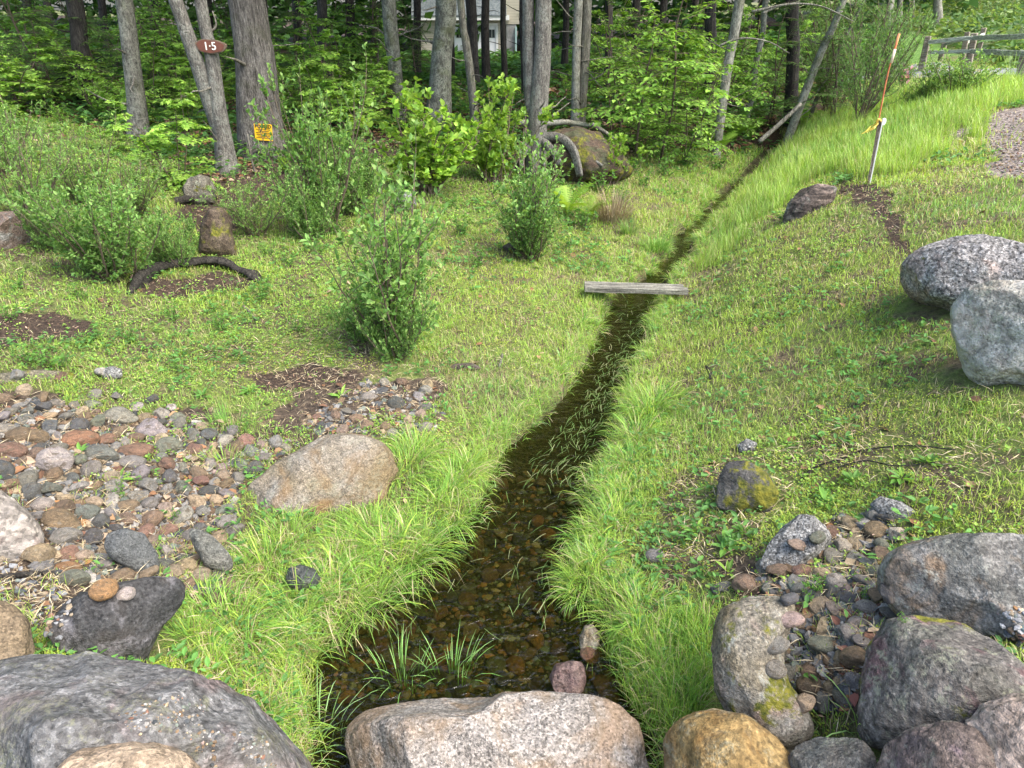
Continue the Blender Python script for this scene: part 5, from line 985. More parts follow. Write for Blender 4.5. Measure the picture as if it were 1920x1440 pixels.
# numbered oval sign on the forked tree
p = at_dist(394, 87, D15 - .13); sw = 56 * depth_of(p) / FPX; sh = 24 * depth_of(p) / FPX
t = thing('trail_sign', 'oval slice of reddish wood with white figures 1.5 on the forked tree', 'sign', p)
n = 40; th = np.linspace(0, 2 * math.pi, n, endpoint=False); wb = 1 + .05 * np.sin(th * 3 + 1) + .03 * np.sin(th * 7)
def oval(s, y0, y1):
    x = np.cos(th) * sw / 2 * wb * s; z = np.sign(np.sin(th)) * np.abs(np.sin(th)) ** .8 * sh / 2 * wb * s + x * -.04; A_ = np.stack([x, np.full(n, y0), z], 1); B_ = np.stack([x, np.full(n, y1), z], 1)
    V = np.concatenate([A_, B_, [[0, y0, 0], [0, y1, 0]]]); i = np.arange(n); j = (i + 1) % n
    T = np.concatenate([np.stack([i, j, j + n], 1), np.stack([i, j + n, i + n], 1), np.stack([np.full(n, 2 * n), j, i], 1), np.stack([np.full(n, 2 * n + 1), i + n, j + n], 1)]); return V, T
V, T = oval(1.0, .0, .05); link('bark_rim', mesh_np('bark_rim', V, T), flat_mat('sign_bark', (.12, .085, .06), .9, .6, 30), t)
V, T = oval(.88, -.006, .02); link('sign_face', mesh_np('sign_face', V, T), flat_mat('sign_stained_wood', (.12, .045, .03), .7, .5, 9, grain=(3, 1, 14)), t)
def text_mesh(txt, size, mat, name, parent, loc, depth=.003, bold=.0, rot=(math.pi / 2, 0, 0)):
    cu = bpy.data.curves.new(name, 'FONT'); cu.body = txt; cu.size = size; cu.extrude = depth; cu.offset = bold; cu.align_x = 'CENTER'; cu.align_y = 'CENTER'
    o = bpy.data.objects.new(name, cu); C.objects.link(o); dg = bpy.context.evaluated_depsgraph_get(); me = bpy.data.meshes.new_from_object(o.evaluated_get(dg)); bpy.data.objects.remove(o); bpy.data.curves.remove(cu)
    m = link(name, me, mat, parent, loc=loc); m.rotation_euler = rot; return m
text_mesh('1·5', sh * .8, flat_mat('sign_white_paint', (.7, .68, .62), .7, .15), 'numerals', t, (0, -.009, 0), .004, .001)
# yellow notice on the pine
q = np.array(TP.location); p = at_dist(494, 248, math.hypot(q[0], q[1]) - .5); s = depth_of(p) / FPX; w, h = 32 * s, 30 * s
t = thing('posted_notice', 'yellow no trespassing notice headed POSTED at the foot of the pine', 'sign', p); t.rotation_euler = (rad(4), rad(5), rad(8))
V, Q = box(-w / 2, w / 2, 0, .004, -h / 2, h / 2); link('notice_sheet', mesh_np('notice_sheet', V, np.array(Q)), flat_mat('yellow_notice_plastic', (.8, .47, .02), .5, .08), t)
ink = flat_mat('black_ink', (.015, .015, .012), .6, .05); text_mesh('POSTED', w * .25, ink, 'heading', t, (0, -.004, h * .34), .001, .002)
A_ = Acc()
for i, ww in enumerate([.8, .62, .86, .8, .7, .84]):
    z = h * (.16 - .1 * i); V, Q = box(-w / 2 * ww, w / 2 * ww, -.0035, -.0005, z - .004, z + .004); A_.add(V, Q)
link('small_print', A_.mesh('small_print'), ink, t)
# tall survey stake on the grassy bank
q = at(1629, 345); D = math.hypot(q[0], q[1]); Pp = lambda a, b, dd=0: at_dist(a, b, D + dd)
t = thing('survey_stake', 'tall survey stake with rusty rod, yellow ribbon and white reflector', 'stake', q)
rust = flat_mat('rusty_orange_paint', (.42, .13, .06), .7, .5, 40); lath = wood('stake_lath_wood', (.22, .16, .13), (.46, .38, .33), (3, 40, 40))
beam(q + [0, 0, -.05], Pp(1651, 225), .02, .035, lath, 'lath', t, .002); beam(Pp(1631, 345, -.04), Pp(1656, 222, -.04), .008, .012, flat_mat('pale_stake_paint', (.62, .6, .56), .7, .2), 'lath', t, .002)
V, T = tube(resample(np.array([Pp(1634, 320, .02), Pp(1645, 240, .02), Pp(1662, 150, .02), Pp(1673, 105, .02)]) - q, 14), .0075, 7, True); link('rod', mesh_np('rod', V, T, None, True), rust, t)
V, T = tube(np.array([Pp(1673, 108, .02), Pp(1686, 63, .02)]) - q, .011, 7, True); link('rod_tip', mesh_np('rod_tip', V, T, None, True), flat_mat('orange_tip_paint', (.55, .2, .09), .6, .3, 30), t)
V, T = tube(np.array([Pp(1671, 118, -.005), Pp(1678, 92, -.005)]) - q, .013, 7, True); link('tape_band', mesh_np('tape_band', V, T, None, True), flat_mat('cream_tape', (.7, .55, .42), .6, .2, 30), t)
rb = Acc(); g = np.random.default_rng(4)
for k_ in range(4):
    a_ = Pp(1647, 226 + k_ * 2, -.03) - q; P = [a_]
    for s_ in range(6): P.append(P[-1] + np.array([-.006 * (k_ + 1) + g.normal() * .006, g.normal() * .006, -.016]))
    P = np.array(P); V = np.concatenate([P + [-.007, 0, 0], P + [.007, .003, 0]]); m = len(P); i = np.arange(m - 1); rb.add(V, np.stack([i, i + 1, i + 1 + m, i + m], 1))
V, T = tube(resample(np.array([Pp(1643, 228, -.03), Pp(1648, 223, -.05), Pp(1653, 228, -.03)]) - q, 6), .01, 6, True); rb.add(V, T)
link('ribbon', rb.mesh('ribbon'), flat_mat('yellow_ribbon', (.85, .6, .12), .5, .1), t)
c_ = Pp(1658, 228, -.03) - q; th2 = np.linspace(0, 2 * math.pi, 20, endpoint=False); ring = np.stack([np.cos(th2) * .018, 0 * th2, np.sin(th2) * .034], 1)
V = np.concatenate([ring + c_, ring + c_ + [0, .014, 0], [c_ + [0, -.003, 0], c_ + [0, .014, 0]]]); i = np.arange(20); j = (i + 1) % 20
link('reflector', mesh_np('reflector', V, np.concatenate([np.stack([i, j, j + 20], 1), np.stack([i, j + 20, i + 20], 1), np.stack([np.full(20, 40), j, i], 1), np.stack([np.full(20, 41), i + 20, j + 20], 1)])), flat_mat('white_reflector', (.8, .82, .82), .3, .05), t)
# thin stake in front of the twin trunk tree, and a stick by the pine
qa = at(985, 318); Dq = math.hypot(qa[0], qa[1]); topp = at_dist(987, 168, Dq)
t = thing('thin_stake', 'thin pale wooden stake with a pink tie before the twin trunk tree', 'stake', qa); beam(qa + [0, 0, -.05], topp, .022, .03, lath, 'lath', t, .002)
V, T = tube(resample(np.array([topp + [-.02, -.01, -.06], topp + [0, -.02, -.05], topp + [.025, -.01, -.06], topp + [.04, -.01, -.09]]) - qa, 8), .008, 6, True); link('tie', mesh_np('tie', V, T, None, True), flat_mat('pink_tie', (.6, .22, .16), .6, .1), t)
limb('upright_stick', [(478, 322), (472, 300), (464, 252)], .016, .01, 'thin pale upright stick before the foot of the massive pine', 'stick', D=(10.6, 0, 0, 0))
# rail fence beyond the driveway
FD = [(1730, 122, 1739, 68, 21.5), (1818, 116, 1826, 62, 21.0), (1912, 150, 1920, 96, 17.2), (1768, 92, 1772, 78, 27), (1808, 100, 1812, 60, 26), (1836, 92, 1845, 52, 28)]
q0 = at_dist(1735, 100, 21.5); t = thing('rail_fence', 'weathered grey split rail fence at the foot of the weedy hill', 'fence', (q0[0], q0[1], gz(q0[0], q0[1]))); posts = []
for i, (xb, yb, xt, yt, dd) in enumerate(FD):
    a = at_dist(xb, yb, dd); a[2] = gz(a[0], a[1]) - .05; b = at_dist(xt, yt, dd); b[0] = a[0] * .35 + b[0] * .65; beam(a, b, .13, .13, W_post, 'post', t, .012); posts.append((a, b))
def rail(p, q_, wd=.09): beam(p, q_, .06, wd, W_rail, 'rail', t, .01)
rail(at_dist(1741, 79, 21.4), at_dist(1824, 71, 20.9)); rail(at_dist(1826, 71, 20.9), at_dist(1990, 66, 17.0), .1); rail(at_dist(1822, 96, 20.9), at_dist(1916, 100, 17.2), .1); rail(at_dist(1916, 100, 17.15), at_dist(2020, 104, 15), .1)
rail(at_dist(1741, 98, 21.4), at_dist(1822, 96, 20.95), .08); rail(at_dist(1770, 84, 27), at_dist(1810, 73, 26), .07); rail(at_dist(1812, 80, 26), at_dist(1845, 64, 28), .08)
# driveway of old asphalt
A = []; Lp, Rp = [(1560, 138), (1620, 128), (1700, 122), (1790, 128), (1900, 130), (2100, 128)], [(1560, 158), (1620, 150), (1700, 148), (1790, 152), (1900, 158), (2100, 160)]
L3 = resample(np.array([at(*p) for p in Lp]), 60); R3 = resample(np.array([at(*p) for p in Rp]), 60); V = []
for k_ in range(9):
    f = k_ / 8; P = L3 * (1 - f) + R3 * f; P[:, 2] = gzf(P[:, 0], P[:, 1]) + .03; V.append(P)
V = np.concatenate(V); i = np.arange(59)[None] + np.arange(8)[:, None] * 60; Qd = np.stack([i, i + 60, i + 61, i + 1], -1).reshape(-1, 4)
link('road', mesh_np('road', V, Qd, None, True), flat_mat('worn_asphalt', (.17, .18, .2), .9, .4, 4), kind='structure')
# house with a garage seen between the trunks
HD = 45.0; hl = at_dist(780, 107, HD); hr = at_dist(975, 107, HD); zb = gz(hl[0] + 3, hl[1]) ; zz_ = lambda py, px=900: at_dist(px, py, HD)[2]; xx_ = lambda px: at_dist(px, 80, HD)[0]; Yh = HD
zb = min(zb, zz_(110)) ; t = thing('house', 'pale clapboard house with a white garage door seen between the dark trunks', 'house', (xx_(880), Yh, zb)); O = np.array(t.location)
def hb(name, x0, x1, y0, y1, z0, z1, mat, parent=None):
    V, Q = box(x0 - O[0], x1 - O[0], y0 - O[1], y1 - O[1], z0 - O[2], z1 - O[2]); return link(name, mesh_np(name, V, np.array(Q)), mat, parent or t)
k = M('clapboard_siding'); v = k.co(); sx = k.n('ShaderNodeSeparateXYZ'); k.l(v, sx.inputs[0]); fr = k.math('FRACT', k.math('MULTIPLY', sx.outputs[2], 7.0)); k.col(k.mix(k.ramp(fr, [(.0, 0.0), (.12, 1.0)]), (.16, .15, .12), (.5, .47, .38))); k.bump(fr, .6, .02); siding = k.m
k = M('stone_foundation'); v = k.co(); k.col(k.mix(k.ramp(k.noise(v, 2.2, 5, .6), [(.35, 0.0), (.65, 1.0)]), (.17, .17, .17), (.36, .36, .35))); stonem = k.m
k = M('roof_shingles'); v = k.co((5, 5, 9)); k.col(k.mix(k.ramp(k.noise(v, 1.5, 4, .7), [(.35, 0.0), (.65, 1.0)]), (.09, .11, .12), (.2, .23, .24))); shing = k.m
glassm = flat_mat('dark_window_glass', (.04, .05, .055), .12, .1, spec=.6); dw = flat_mat('white_door_paint', (.78, .8, .82), .5, .08)
X0, X1 = xx_(775), xx_(970); Zt = zz_(34); doorL, doorR = xx_(838), xx_(930); dt = zz_(48)
hb('wall', X0, doorL, Yh, Yh + 8, zb, Zt + 3.2, siding); hb('wall', doorR, xx_(950), Yh, Yh + 8, zb, Zt + 3.2, siding); hb('wall', doorL, doorR, Yh + .02, Yh + 8, dt + .12, Zt + 3.2, siding); hb('corner_pillar', xx_(950), xx_(968), Yh - .25, Yh + 8, zb - .3, Zt - .3, stonem)
hb('upper_wall', xx_(948), xx_(976), Yh - .3, Yh + 8, Zt - .295, Zt + 3.2, siding); hb('trim_board', X0, xx_(955), Yh - .55, Yh - .3, Zt - .1, Zt + .16, white); hb('door_frame', doorL - .1, doorR + .1, Yh - .05, Yh + .015, dt, dt + .115, white)
hb('door_frame', doorR, doorR + .12, Yh - .05, Yh - .004, zb, dt - .003, white); hb('downspout', xx_(966), xx_(969), Yh - .42, Yh - .27, zb, zz_(50), flat_mat('pale_teal_metal', (.35, .5, .48), .5, .2))
d = hb('garage_door', doorL, doorR, Yh + .03, Yh + .08, zb, dt, dw); wn_ = (doorR - doorL) / 6
for i in range(6):
    o = hb('window', doorL + wn_ * (i + .16), doorL + wn_ * (i + .84), Yh + .015, Yh + .027, dt - .62, dt - .2, glassm, d); hb('muntin', doorL + wn_ * (i + .48), doorL + wn_ * (i + .52), Yh + .004, Yh + .014, dt - .62, dt - .2, white, d)
V = np.array([(X0, Yh - .6, Zt + .16), (xx_(950), Yh - .6, Zt + .16), (xx_(950), Yh + .0, Zt + 1.0), (X0, Yh + .0, Zt + 1.0), (X0, Yh - .6, Zt + .1), (xx_(950), Yh - .6, Zt + .1), (xx_(950), Yh + .0, Zt + .94), (X0, Yh + .0, Zt + .94)]) - O
link('porch_roof', mesh_np('porch_roof', V, np.array([(0, 1, 2, 3), (7, 6, 5, 4), (0, 4, 5, 1), (1, 5, 6, 2), (3, 7, 4, 0)])), shing, t)
V = np.array([(X0 - .5, Yh - .6, Zt + 3.1), (xx_(980), Yh - .6, Zt + 3.1), (xx_(980), Yh + 4, Zt + 5.4), (X0 - .5, Yh + 4, Zt + 5.4), (xx_(980), Yh + 8.6, Zt + 3.1), (X0 - .5, Yh + 8.6, Zt + 3.1)]) - O
link('roof', mesh_np('roof', V, np.concatenate([np.array([(0, 1, 2), (0, 2, 3), (3, 2, 4), (3, 4, 5), (0, 3, 5), (1, 4, 2)])])), shing, t)
# pale boards lying on the lawn, orange boards beside them
limb('board_pile', [(1678, 42), (1700, 36)], .05, .05, 'pale board lying at the top of the lawn', 'board', 'dead'); limb('board_pile', [(1722, 33), (1750, 40)], .05, .05, 'orange brown board lying beside the weedy hill', 'board', rust and 'dead').data.materials[0] = rust
# shrubs on the lawn
plant_px('round', 1742, 60, 42, 'dark rounded bush on the lawn below the weedy hill', 1.3); plant_px('round', 1768, 68, 52, 'greyish low bush next to the yellow green one', 1.5); plant_px('lime', 1785, 66, 46, 'yellow green bush in front of the weedy hill', 1.6)
# pink blossoms are part of the flowering shrub
fs = [o for o in C.objects if o.name.startswith('flowering_shrub')][0]; D, T = ico(2)
for i, (a, b) in enumerate([(1659, 126), (1703, 130), (1697, 148), (1664, 118)]):
    p = at_dist(a, b, math.hypot(fs.location[0], fs.location[1]) - .1); r_ = np.random.default_rng(i); n = 16; dirs = rpoint(r_, n); V, T2, K = scatter(ROUND, dirs * .05, nrm(dirs + r_.normal(size=(n, 3)) * .4), rpoint(r_, n), .06, leafcols(r_, n, [(.75, .32, .5), (.8, .45, .6)]))
    s_ = fs.scale; m = link('blossom', mesh_np('blossom', V, T2, K), MT['leaf'], fs); m.matrix_parent_inverse = Matrix.Identity(4); m.location = tuple(fs.matrix_basis.inverted() @ Vector(p)); m.scale = tuple(1 / c_ for c_ in s_)
# ------------------------------------------------------------------ dead wood and roots in the clearing
# arched root or buried log rim with dirt below it
P = np.array([at(a, b) for a, b in [(238, 552), (262, 528), (300, 510), (350, 503), (400, 503), (440, 510), (475, 520), (486, 530)]]); P[:, 2] += [-.03, .02, .05, .05, .06, .05, .03, -.03]
V, T = tube(resample(P, 40) - P[0], resample(np.array([[.035], [.06], [.04], [.035], [.045], [.04], [.045], [.02]]), 40)[:, 0], 12, True, .5, 3); V = V * (1, 1, 1) + V * 0 + (fbm(V * 6, 4, 2) * .03)[:, None]; link('arched_root', mesh_np('arched_root', V, T, None, True), BK['dark'], None, 'dark arched root rim holding soil in the middle of the clearing', 'root', None, None, P[0])
limb('rotten_log', [(330, 384), (360, 378), (405, 376)], .05, .035, 'dark rotten log lying below the lichen covered grey rock', 'log', 'dark', z_off=.04)
limb('stick', [(458, 577), (470, 590), (484, 606)], .012, .008, 'short grey stick poking up from the turf near the arched root', 'stick', z_off=.015); limb('stick', [(936, 690), (939, 680), (942, 666)], .012, .01, 'pale upright wood chip in the bright turf', 'stick', z_off=.01)
limb('stick', [(-20, 1092), (40, 1083), (105, 1078)], .016, .008, 'dark brown stick lying across the fine blue gravel', 'stick', 'dark', z_off=.015); limb('stick', [(372, 1040), (405, 1075), (437, 1103)], .006, .004, 'dry straw stem lying between tan cobbles and grass', 'stick', 'dead', z_off=.01)
limb('stick', [(382, 1112), (420, 1108), (470, 1107)], .004, .003, 'dry straw stem across the cobbles above the tufts', 'stick', 'dead', z_off=.02); limb('stick', [(1325, 690), (1331, 702), (1330, 714)], .014, .01, 'small black stub of wood in the grass right of the stream', 'stick', 'dark', z_off=.01)
limb('dark_twig', [(1500, 905), (1530, 880), (1570, 868), (1620, 850), (1700, 842), (1790, 850)], .006, .003, 'long black twig lying in the dry grass', 'twig', 'dark', z_off=.02); limb('dark_twig', [(1560, 885), (1620, 870), (1680, 880), (1760, 872)], .005, .002, 'thin black twig below the long one in the dry grass', 'twig', 'dark', z_off=.02)
# black wire like stems of the tangle by the bank
# ------------------------------------------------------------------ grass, weeds and litter that nobody could count
def blades(name, P, L, W, az, lean, col, label, cat='grass', segs=3, mat='grass', droop=1.0, twist=None):
    n = len(P); t = np.linspace(0, 1, segs + 1)[1:-1]; d = np.stack([np.cos(az), np.sin(az), np.zeros(n)], 1); b = np.stack([-np.sin(az + (0 if twist is None else twist)), np.cos(az + (0 if twist is None else twist)), np.zeros(n)], 1)
    lean = np.asarray(lean)[:, None]
    def pt(s):                          # a curve that starts upright and bends over
        a = lean * (.35 + .9 * s * droop); return P + d * (L[:, None] * s * np.sin(a)) + np.array([0, 0, 1.0]) * (L[:, None] * s * np.cos(a))
    rows = [P - b * W[:, None] / 2, P + b * W[:, None] / 2]
    for s in t:
        q = pt(s); w = W[:, None] / 2 * (1 - .55 * s); rows += [q - b * w, q + b * w]
    rows.append(pt(1.0)); k = len(rows); V = np.stack(rows, 1).reshape(-1, 3); F = []
    for i in range(segs - 1): a = 2 * i; F += [(a, a + 1, a + 3), (a, a + 3, a + 2)]
    a = 2 * (segs - 1); F.append((a, a + 1, a + 2)); F = np.array(F); T = (F[None] + (np.arange(n) * k)[:, None, None]).reshape(-1, 3)
    sh = np.repeat(col, k, 0); return link(name, mesh_np(name, V, T, sh), MT[mat], None, label, cat, None, 'stuff')
g = np.random.default_rng(77)
def wedge(n, r0, r1, pw, a0=-47, a1=47):
    u = g.random(n); k = 2 - pw; r = (r0 ** k + u * (r1 ** k - r0 ** k)) ** (1 / k) if abs(k) > 1e-6 else r0 * (r1 / r0) ** u
    th = np.radians(g.uniform(a0, a1, n)); return r * np.sin(th), r * np.cos(th), r
def pal(n, cols, w): cols = np.array(cols); return cols[g.choice(len(cols), n, p=np.array(w) / sum(w))] * g.uniform(.75, 1.25, (n, 1))
YG, GR, DG, ST_, BL = (.38, .52, .085), (.24, .43, .075), (.12, .27, .05), (.5, .43, .26), (.22, .39, .14)
def zones(x, y): return {k_: f(x, y) for k_, f in ZON.items()}
TALL = gpoly([(1420, 330), (1450, 275), (1560, 215), (1700, 175), (1900, 160), (2100, 160), (2100, 195), (1900, 205), (1830, 240), (1760, 300), (1700, 330), (1600, 335), (1560, 330), (1480, 360), (1380, 460), (1320, 520), (1250, 520), (1300, 440), (1370, 370)])
BARE = [gpoly(p) for p in ([(1330, 900), (1450, 840), (1560, 830), (1700, 840), (1920, 850), (1990, 900), (1920, 960), (1700, 930), (1500, 940), (1420, 1000), (1300, 1090), (1250, 1060), (1280, 960)], [(360, 640), (500, 620), (700, 640), (760, 700), (680, 730), (560, 740), (440, 710), (380, 690)], [(230, 1180), (330, 1190), (400, 1250), (380, 1290), (300, 1280), (250, 1240)])]
x, y, r = wedge(620000, 1.7, 24, 1.15); e = sef(x, y); Z = zones(x, y); p2 = np.stack([x, y], 1); nz = fbm(p2 * 1.1, 4, 91); nf = fbm(p2 * 4.5, 3, 92)
bare = np.zeros(len(x))
for b_ in BARE: bare = np.maximum(bare, zone(b_, x, y, .15, 70))
left = (x < np.interp(y, stream[:, 1], stream[:, 0]))
weedy = sstep(.0, 1.0, np.where(left, (e - 1.0) / 1.5, -1))
dens = .9 - .3 * weedy - .55 * bare + .8 * nf + .5 * nz
bare = np.clip(bare + (~left) * sstep(.08, .32, fbm(p2 * 1.15 + 50, 4, 99)) * .5 * (y < 8), 0, 1); dens -= .5 * (bare > .3) * bare
dens *= (1 - Z['forest'] * .97) * (1 - Z['mulch'] * .95) * (1 - Z['cobbly'] * (.97 - .5 * sstep(.12, .3, fbm(p2 * 1.9 + 70, 3, 93)))) * (1 - Z['gravelly'] * .93); dens[(e < .015)] = 0
ok = (g.random(len(x)) < dens) & ~on_rock(x, y); x, y, r, e, nz, nf, bare, weedy, left, p2 = [a[ok] for a in (x, y, r, e, nz, nf, bare, weedy, left, p2)]
n = len(x); tall = zone(TALL, x, y, .2, 73) * (e > .25); z = gzf(x, y)
nearb = np.exp(-np.maximum(e, 0) / .22); L = .035 + .03 * g.random(n) + .03 * np.clip(nz, 0, 1) + nearb * g.uniform(.03, .11, n) + tall * g.uniform(.05, .17, n); L *= 1 + .35 * nf
L = np.where(r > 9, L * 1.25, L); W = np.maximum(.0032, .00075 * r) * g.uniform(.7, 1.3, n); W = np.where(tall > 0, W * .9, W)
yel = np.clip(.55 + .9 * fbm(p2 * .8 + 5, 4, 95) - .25 * nearb - .15 * weedy, 0, 1)[:, None]; col = pal(n, [YG, GR, ST_], [.8, .12, .08]) * yel + pal(n, [GR, DG, BL, ST_], [.45, .2, .2, .1]) * (1 - yel)
dry = g.random(n) < (.12 + .45 * bare + .3 * sstep(.1, .45, fbm(p2 * 2.1 + 31, 3, 98)) * (tall < .5) + .12 * np.clip(-nf * 2, 0, 1) * (tall < .5)); col[dry] = pal(int(dry.sum()), [ST_, (.3, .22, .12)], [.6, .4])
tl = tall > 0; col[tl] = col[tl] * .65 + np.array([.27, .46, .09]) * .35 * (1 + .4 * fbm(p2[tl] * 1.5, 3, 44))[:, None]
blades('short_grass', np.stack([x, y, z - .004], 1), L, W, g.uniform(0, 6.283, n), g.uniform(.15, 1.0, n) * (1 - .35 * tall), col, 'short yellow green grass covering the clearing and both banks')
print('GRASS', n)
# bank tussocks leaning over the water
def tufts(cs, name, label, cols, w, nb=110):
    PP_, LL, AZ, LE, CO = [], [], [], [], []
    for (cx_, cy_, R, L, drift) in cs:
        m = max(8, int(nb * R / .12)); a = g.uniform(0, 6.283, m); rr = R * np.sqrt(g.random(m)); px_ = cx_ + rr * np.cos(a); py_ = cy_ + rr * np.sin(a); PP_.append(np.stack([px_, py_, np.maximum(gzf(px_, py_), 0) - .005], 1))
        LL.append(L * g.uniform(.5, 1.1, m)); AZ.append(a + g.normal(size=m) * .5 if drift is None else np.where(g.random(m) < .6, drift + g.normal(size=m) * .6, a)); LE.append(.25 + 1.0 * rr / R * g.uniform(.5, 1.1, m)); CO.append(pal(m, cols, w))
    PP_, LL, AZ, LE, CO = [np.concatenate(a) for a in (PP_, LL, AZ, LE, CO)]; d_ = np.hypot(PP_[:, 0], PP_[:, 1]); blades(name, PP_, LL, np.maximum(.0034, .0008 * d_) * np.exp(g.normal(size=len(LL)) * .35), AZ, LE, CO, label, segs=4, droop=1.3)
cs = []
for k_ in range(520):
    s_ = g.uniform(0, 1); yy = 1.55 + (13 - 1.55) * s_ ** 1.3; i = np.searchsorted(stream[:, 1], yy) - 1; i = min(max(i, 0), len(stream) - 2); f = (yy - stream[i, 1]) / (stream[i + 1, 1] - stream[i, 1]); cx_ = stream[i, 0] * (1 - f) + stream[i + 1, 0] * f; hw = stream[i, 2] * (1 - f) + stream[i + 1, 2] * f
    sd_ = 1 if g.random() < .5 else -1; yy = yy if g.random() < .8 or yy > 7 else g.uniform(7, 12.5); off = g.uniform(.02 if yy < 6.5 else .03, .22); cs.append((cx_ + sd_ * (hw + off), yy, g.uniform(.03, .075), g.uniform(.08, .17) * (1.0 if yy > 6.5 else 1), math.pi if sd_ > 0 else 0.0))
w1 = at(1105, 1200); w2 = at(1065, 1275); cs = [c for c in cs if not on_rock(np.array([c[0]]), np.array([c[1]]))[0] and math.hypot(c[0] - w1[0], c[1] - w1[1]) > .17 and math.hypot(c[0] - w2[0], c[1] - w2[1]) > .15]
tufts(cs, 'bank_grass', 'longer grass tussocks leaning over the water along both banks', [GR, YG, BL, ST_, DG], [.38, .2, .16, .16, .1], 70)
cs = []
for a, b, rp, lp in [(430, 1180, 60, 75), (470, 1230, 50, 60), (560, 1130, 50, 60), (620, 1100, 60, 65), (690, 1130, 55, 70), (740, 1070, 50, 75), (780, 1030, 50, 70), (830, 950, 40, 60), (850, 905, 35, 55), (760, 880, 50, 50), (700, 1010, 60, 55), (640, 1040, 50, 45), (500, 1060, 50, 60), (540, 1010, 60, 45), (780, 850, 40, 45), (880, 880, 25, 50), (390, 1130, 40, 45), (360, 1200, 40, 50), (400, 1250, 40, 50), (560, 1200, 40, 60), (640, 1160, 40, 60),
                      (1150, 980, 45, 50), (1100, 1060, 45, 55), (1090, 1100, 36, 45), (1160, 1130, 40, 50), (1200, 1150, 50, 60), (1110, 1000, 40, 45), (1192, 820, 34, 50), (1215, 780, 34, 50), (1185, 870, 30, 45), (1230, 760, 50, 50), (1170, 930, 40, 40), (1150, 905, 20, 30)]:
    q = at(a, b); s_ = depth_of(q) / FPX; cs.append((q[0], q[1], rp * s_, lp * s_ * 1.25, None))
tufts(cs, 'grass_tussocks', 'dense fresh green grass tussocks on the near banks', [GR, YG, (.15, .3, .05), ST_, DG], [.32, .2, .26, .12, .1], 210)
P_r = [(1150, 1180), (1330, 1150), (1335, 1300), (1320, 1340), (1250, 1400), (1215, 1380), (1170, 1310), (1130, 1230)]; q = g.uniform([1130, 1150], [1340, 1410], (4200, 2)); q = q[in_poly(q[:, 0], q[:, 1], P_r)]; P = np.array([at(a, b) for a, b in q]); n = len(P)
blades('tall_bank_grass', P, g.uniform(.07, .17, n), np.full(n, .0032), g.uniform(0, 6.283, n), g.uniform(.1, .7, n), pal(n, [GR, (.17, .34, .05), YG, ST_], [.35, .35, .2, .1]), 'tall upright grass between the granite and mossy lichen boulders', segs=4)
# a few things one can count: the tufts standing in the water and by the boulders
def tuft_thing(px, py, R, L, n, label, cols, w=.0042, lean=.5, name='grass_tuft', group='single grass tufts', water=False, mat='grass'):
    c = at(px, py); c[2] = max(c[2], -.05); a = g.uniform(0, 6.283, n); rr = R * np.sqrt(g.random(n)); P = np.stack([rr * np.cos(a), rr * np.sin(a) * .6, np.zeros(n) - .01], 1)
    o = blades(name, P, L * g.uniform(.45, 1.1, n), np.full(n, w) * g.uniform(.7, 1.2, n), a, g.uniform(.1, 1, n) * lean * 1.6, pal(n, cols, [1] * len(cols)), label, 'grass tuft', 4, mat); del o['kind']; o['group'] = group; o.location = tuple(c)
tuft_thing(755, 1300, .12, .23, 46, 'fresh grass tuft standing in the water against the granite boulder', [(.2, .42, .1), (.28, .5, .16)], .005); tuft_thing(850, 1290, .1, .22, 40, 'shorter grass tuft in the water above the granite boulder', [(.2, .42, .1), (.28, .5, .16)], .005)
tuft_thing(600, 1380, .1, .3, 34, 'few long pale blades beside the large flat dark grey boulder', [(.3, .48, .2), (.22, .4, .12)], .005, .8); tuft_thing(1560, 1370, .05, .2, 12, 'few curved blades in the dark gap between the boulders', [(.2, .4, .08)], .006, .9)
tuft_thing(1625, 1370, .05, .22, 14, 'pale bent blades against the large dark spotted boulder', [(.24, .4, .12)], .006, .9); tuft_thing(430, 800, .14, .16, 90, 'tall grass tuft at the back of the cobble bed', [(.15, .34, .06), (.2, .4, .07)], .005, .5); tuft_thing(425, 870, .12, .14, 90, 'yellow green grass tuft between cobbles and the half buried boulder', [(.2, .4, .06), (.28, .42, .07)], .005, .6)
tuft_thing(880, 850 + 20, .07, .12, 120, 'yellowish dense tuft on the stream edge below the bright turf', [(.3, .4, .08), (.2, .34, .05)], .0035, .6)
tuft_thing(1148, 415, .22, .48, 420, 'dry brown tuft of last year grass above the stream', [(.27, .21, .13), (.2, .15, .09), (.34, .29, .19)], .007, .6, 'dry_grass_tuft', 'single grass tufts', mat='dry'); tuft_thing(1180, 440, .1, .25, 120, 'small dark grass tuft behind the plank bridge', [(.12, .26, .05), (.2, .3, .08)], .006, .5)
tuft_thing(1895, 160, .12, .6, 26, 'tall thin pale reeds by the end of the rail fence', [(.3, .45, .2)], .012, .25); tuft_thing(1230, 470, .16, .3, 160, 'dense green tuft hanging over the narrow stream', [(.14, .3, .05), (.2, .36, .08)], .007, .7)
tuft_thing(1110, 1235, .06, .14, 30, 'sparse wet tuft beside the pointed purple rock', [(.22, .36, .08), (.3, .38, .12)], .004, .9); tuft_thing(560, 1330, .06, .15, 40, 'grass tuft at the corner of the large flat dark grey boulder', [(.2, .38, .07)], .004, .7)
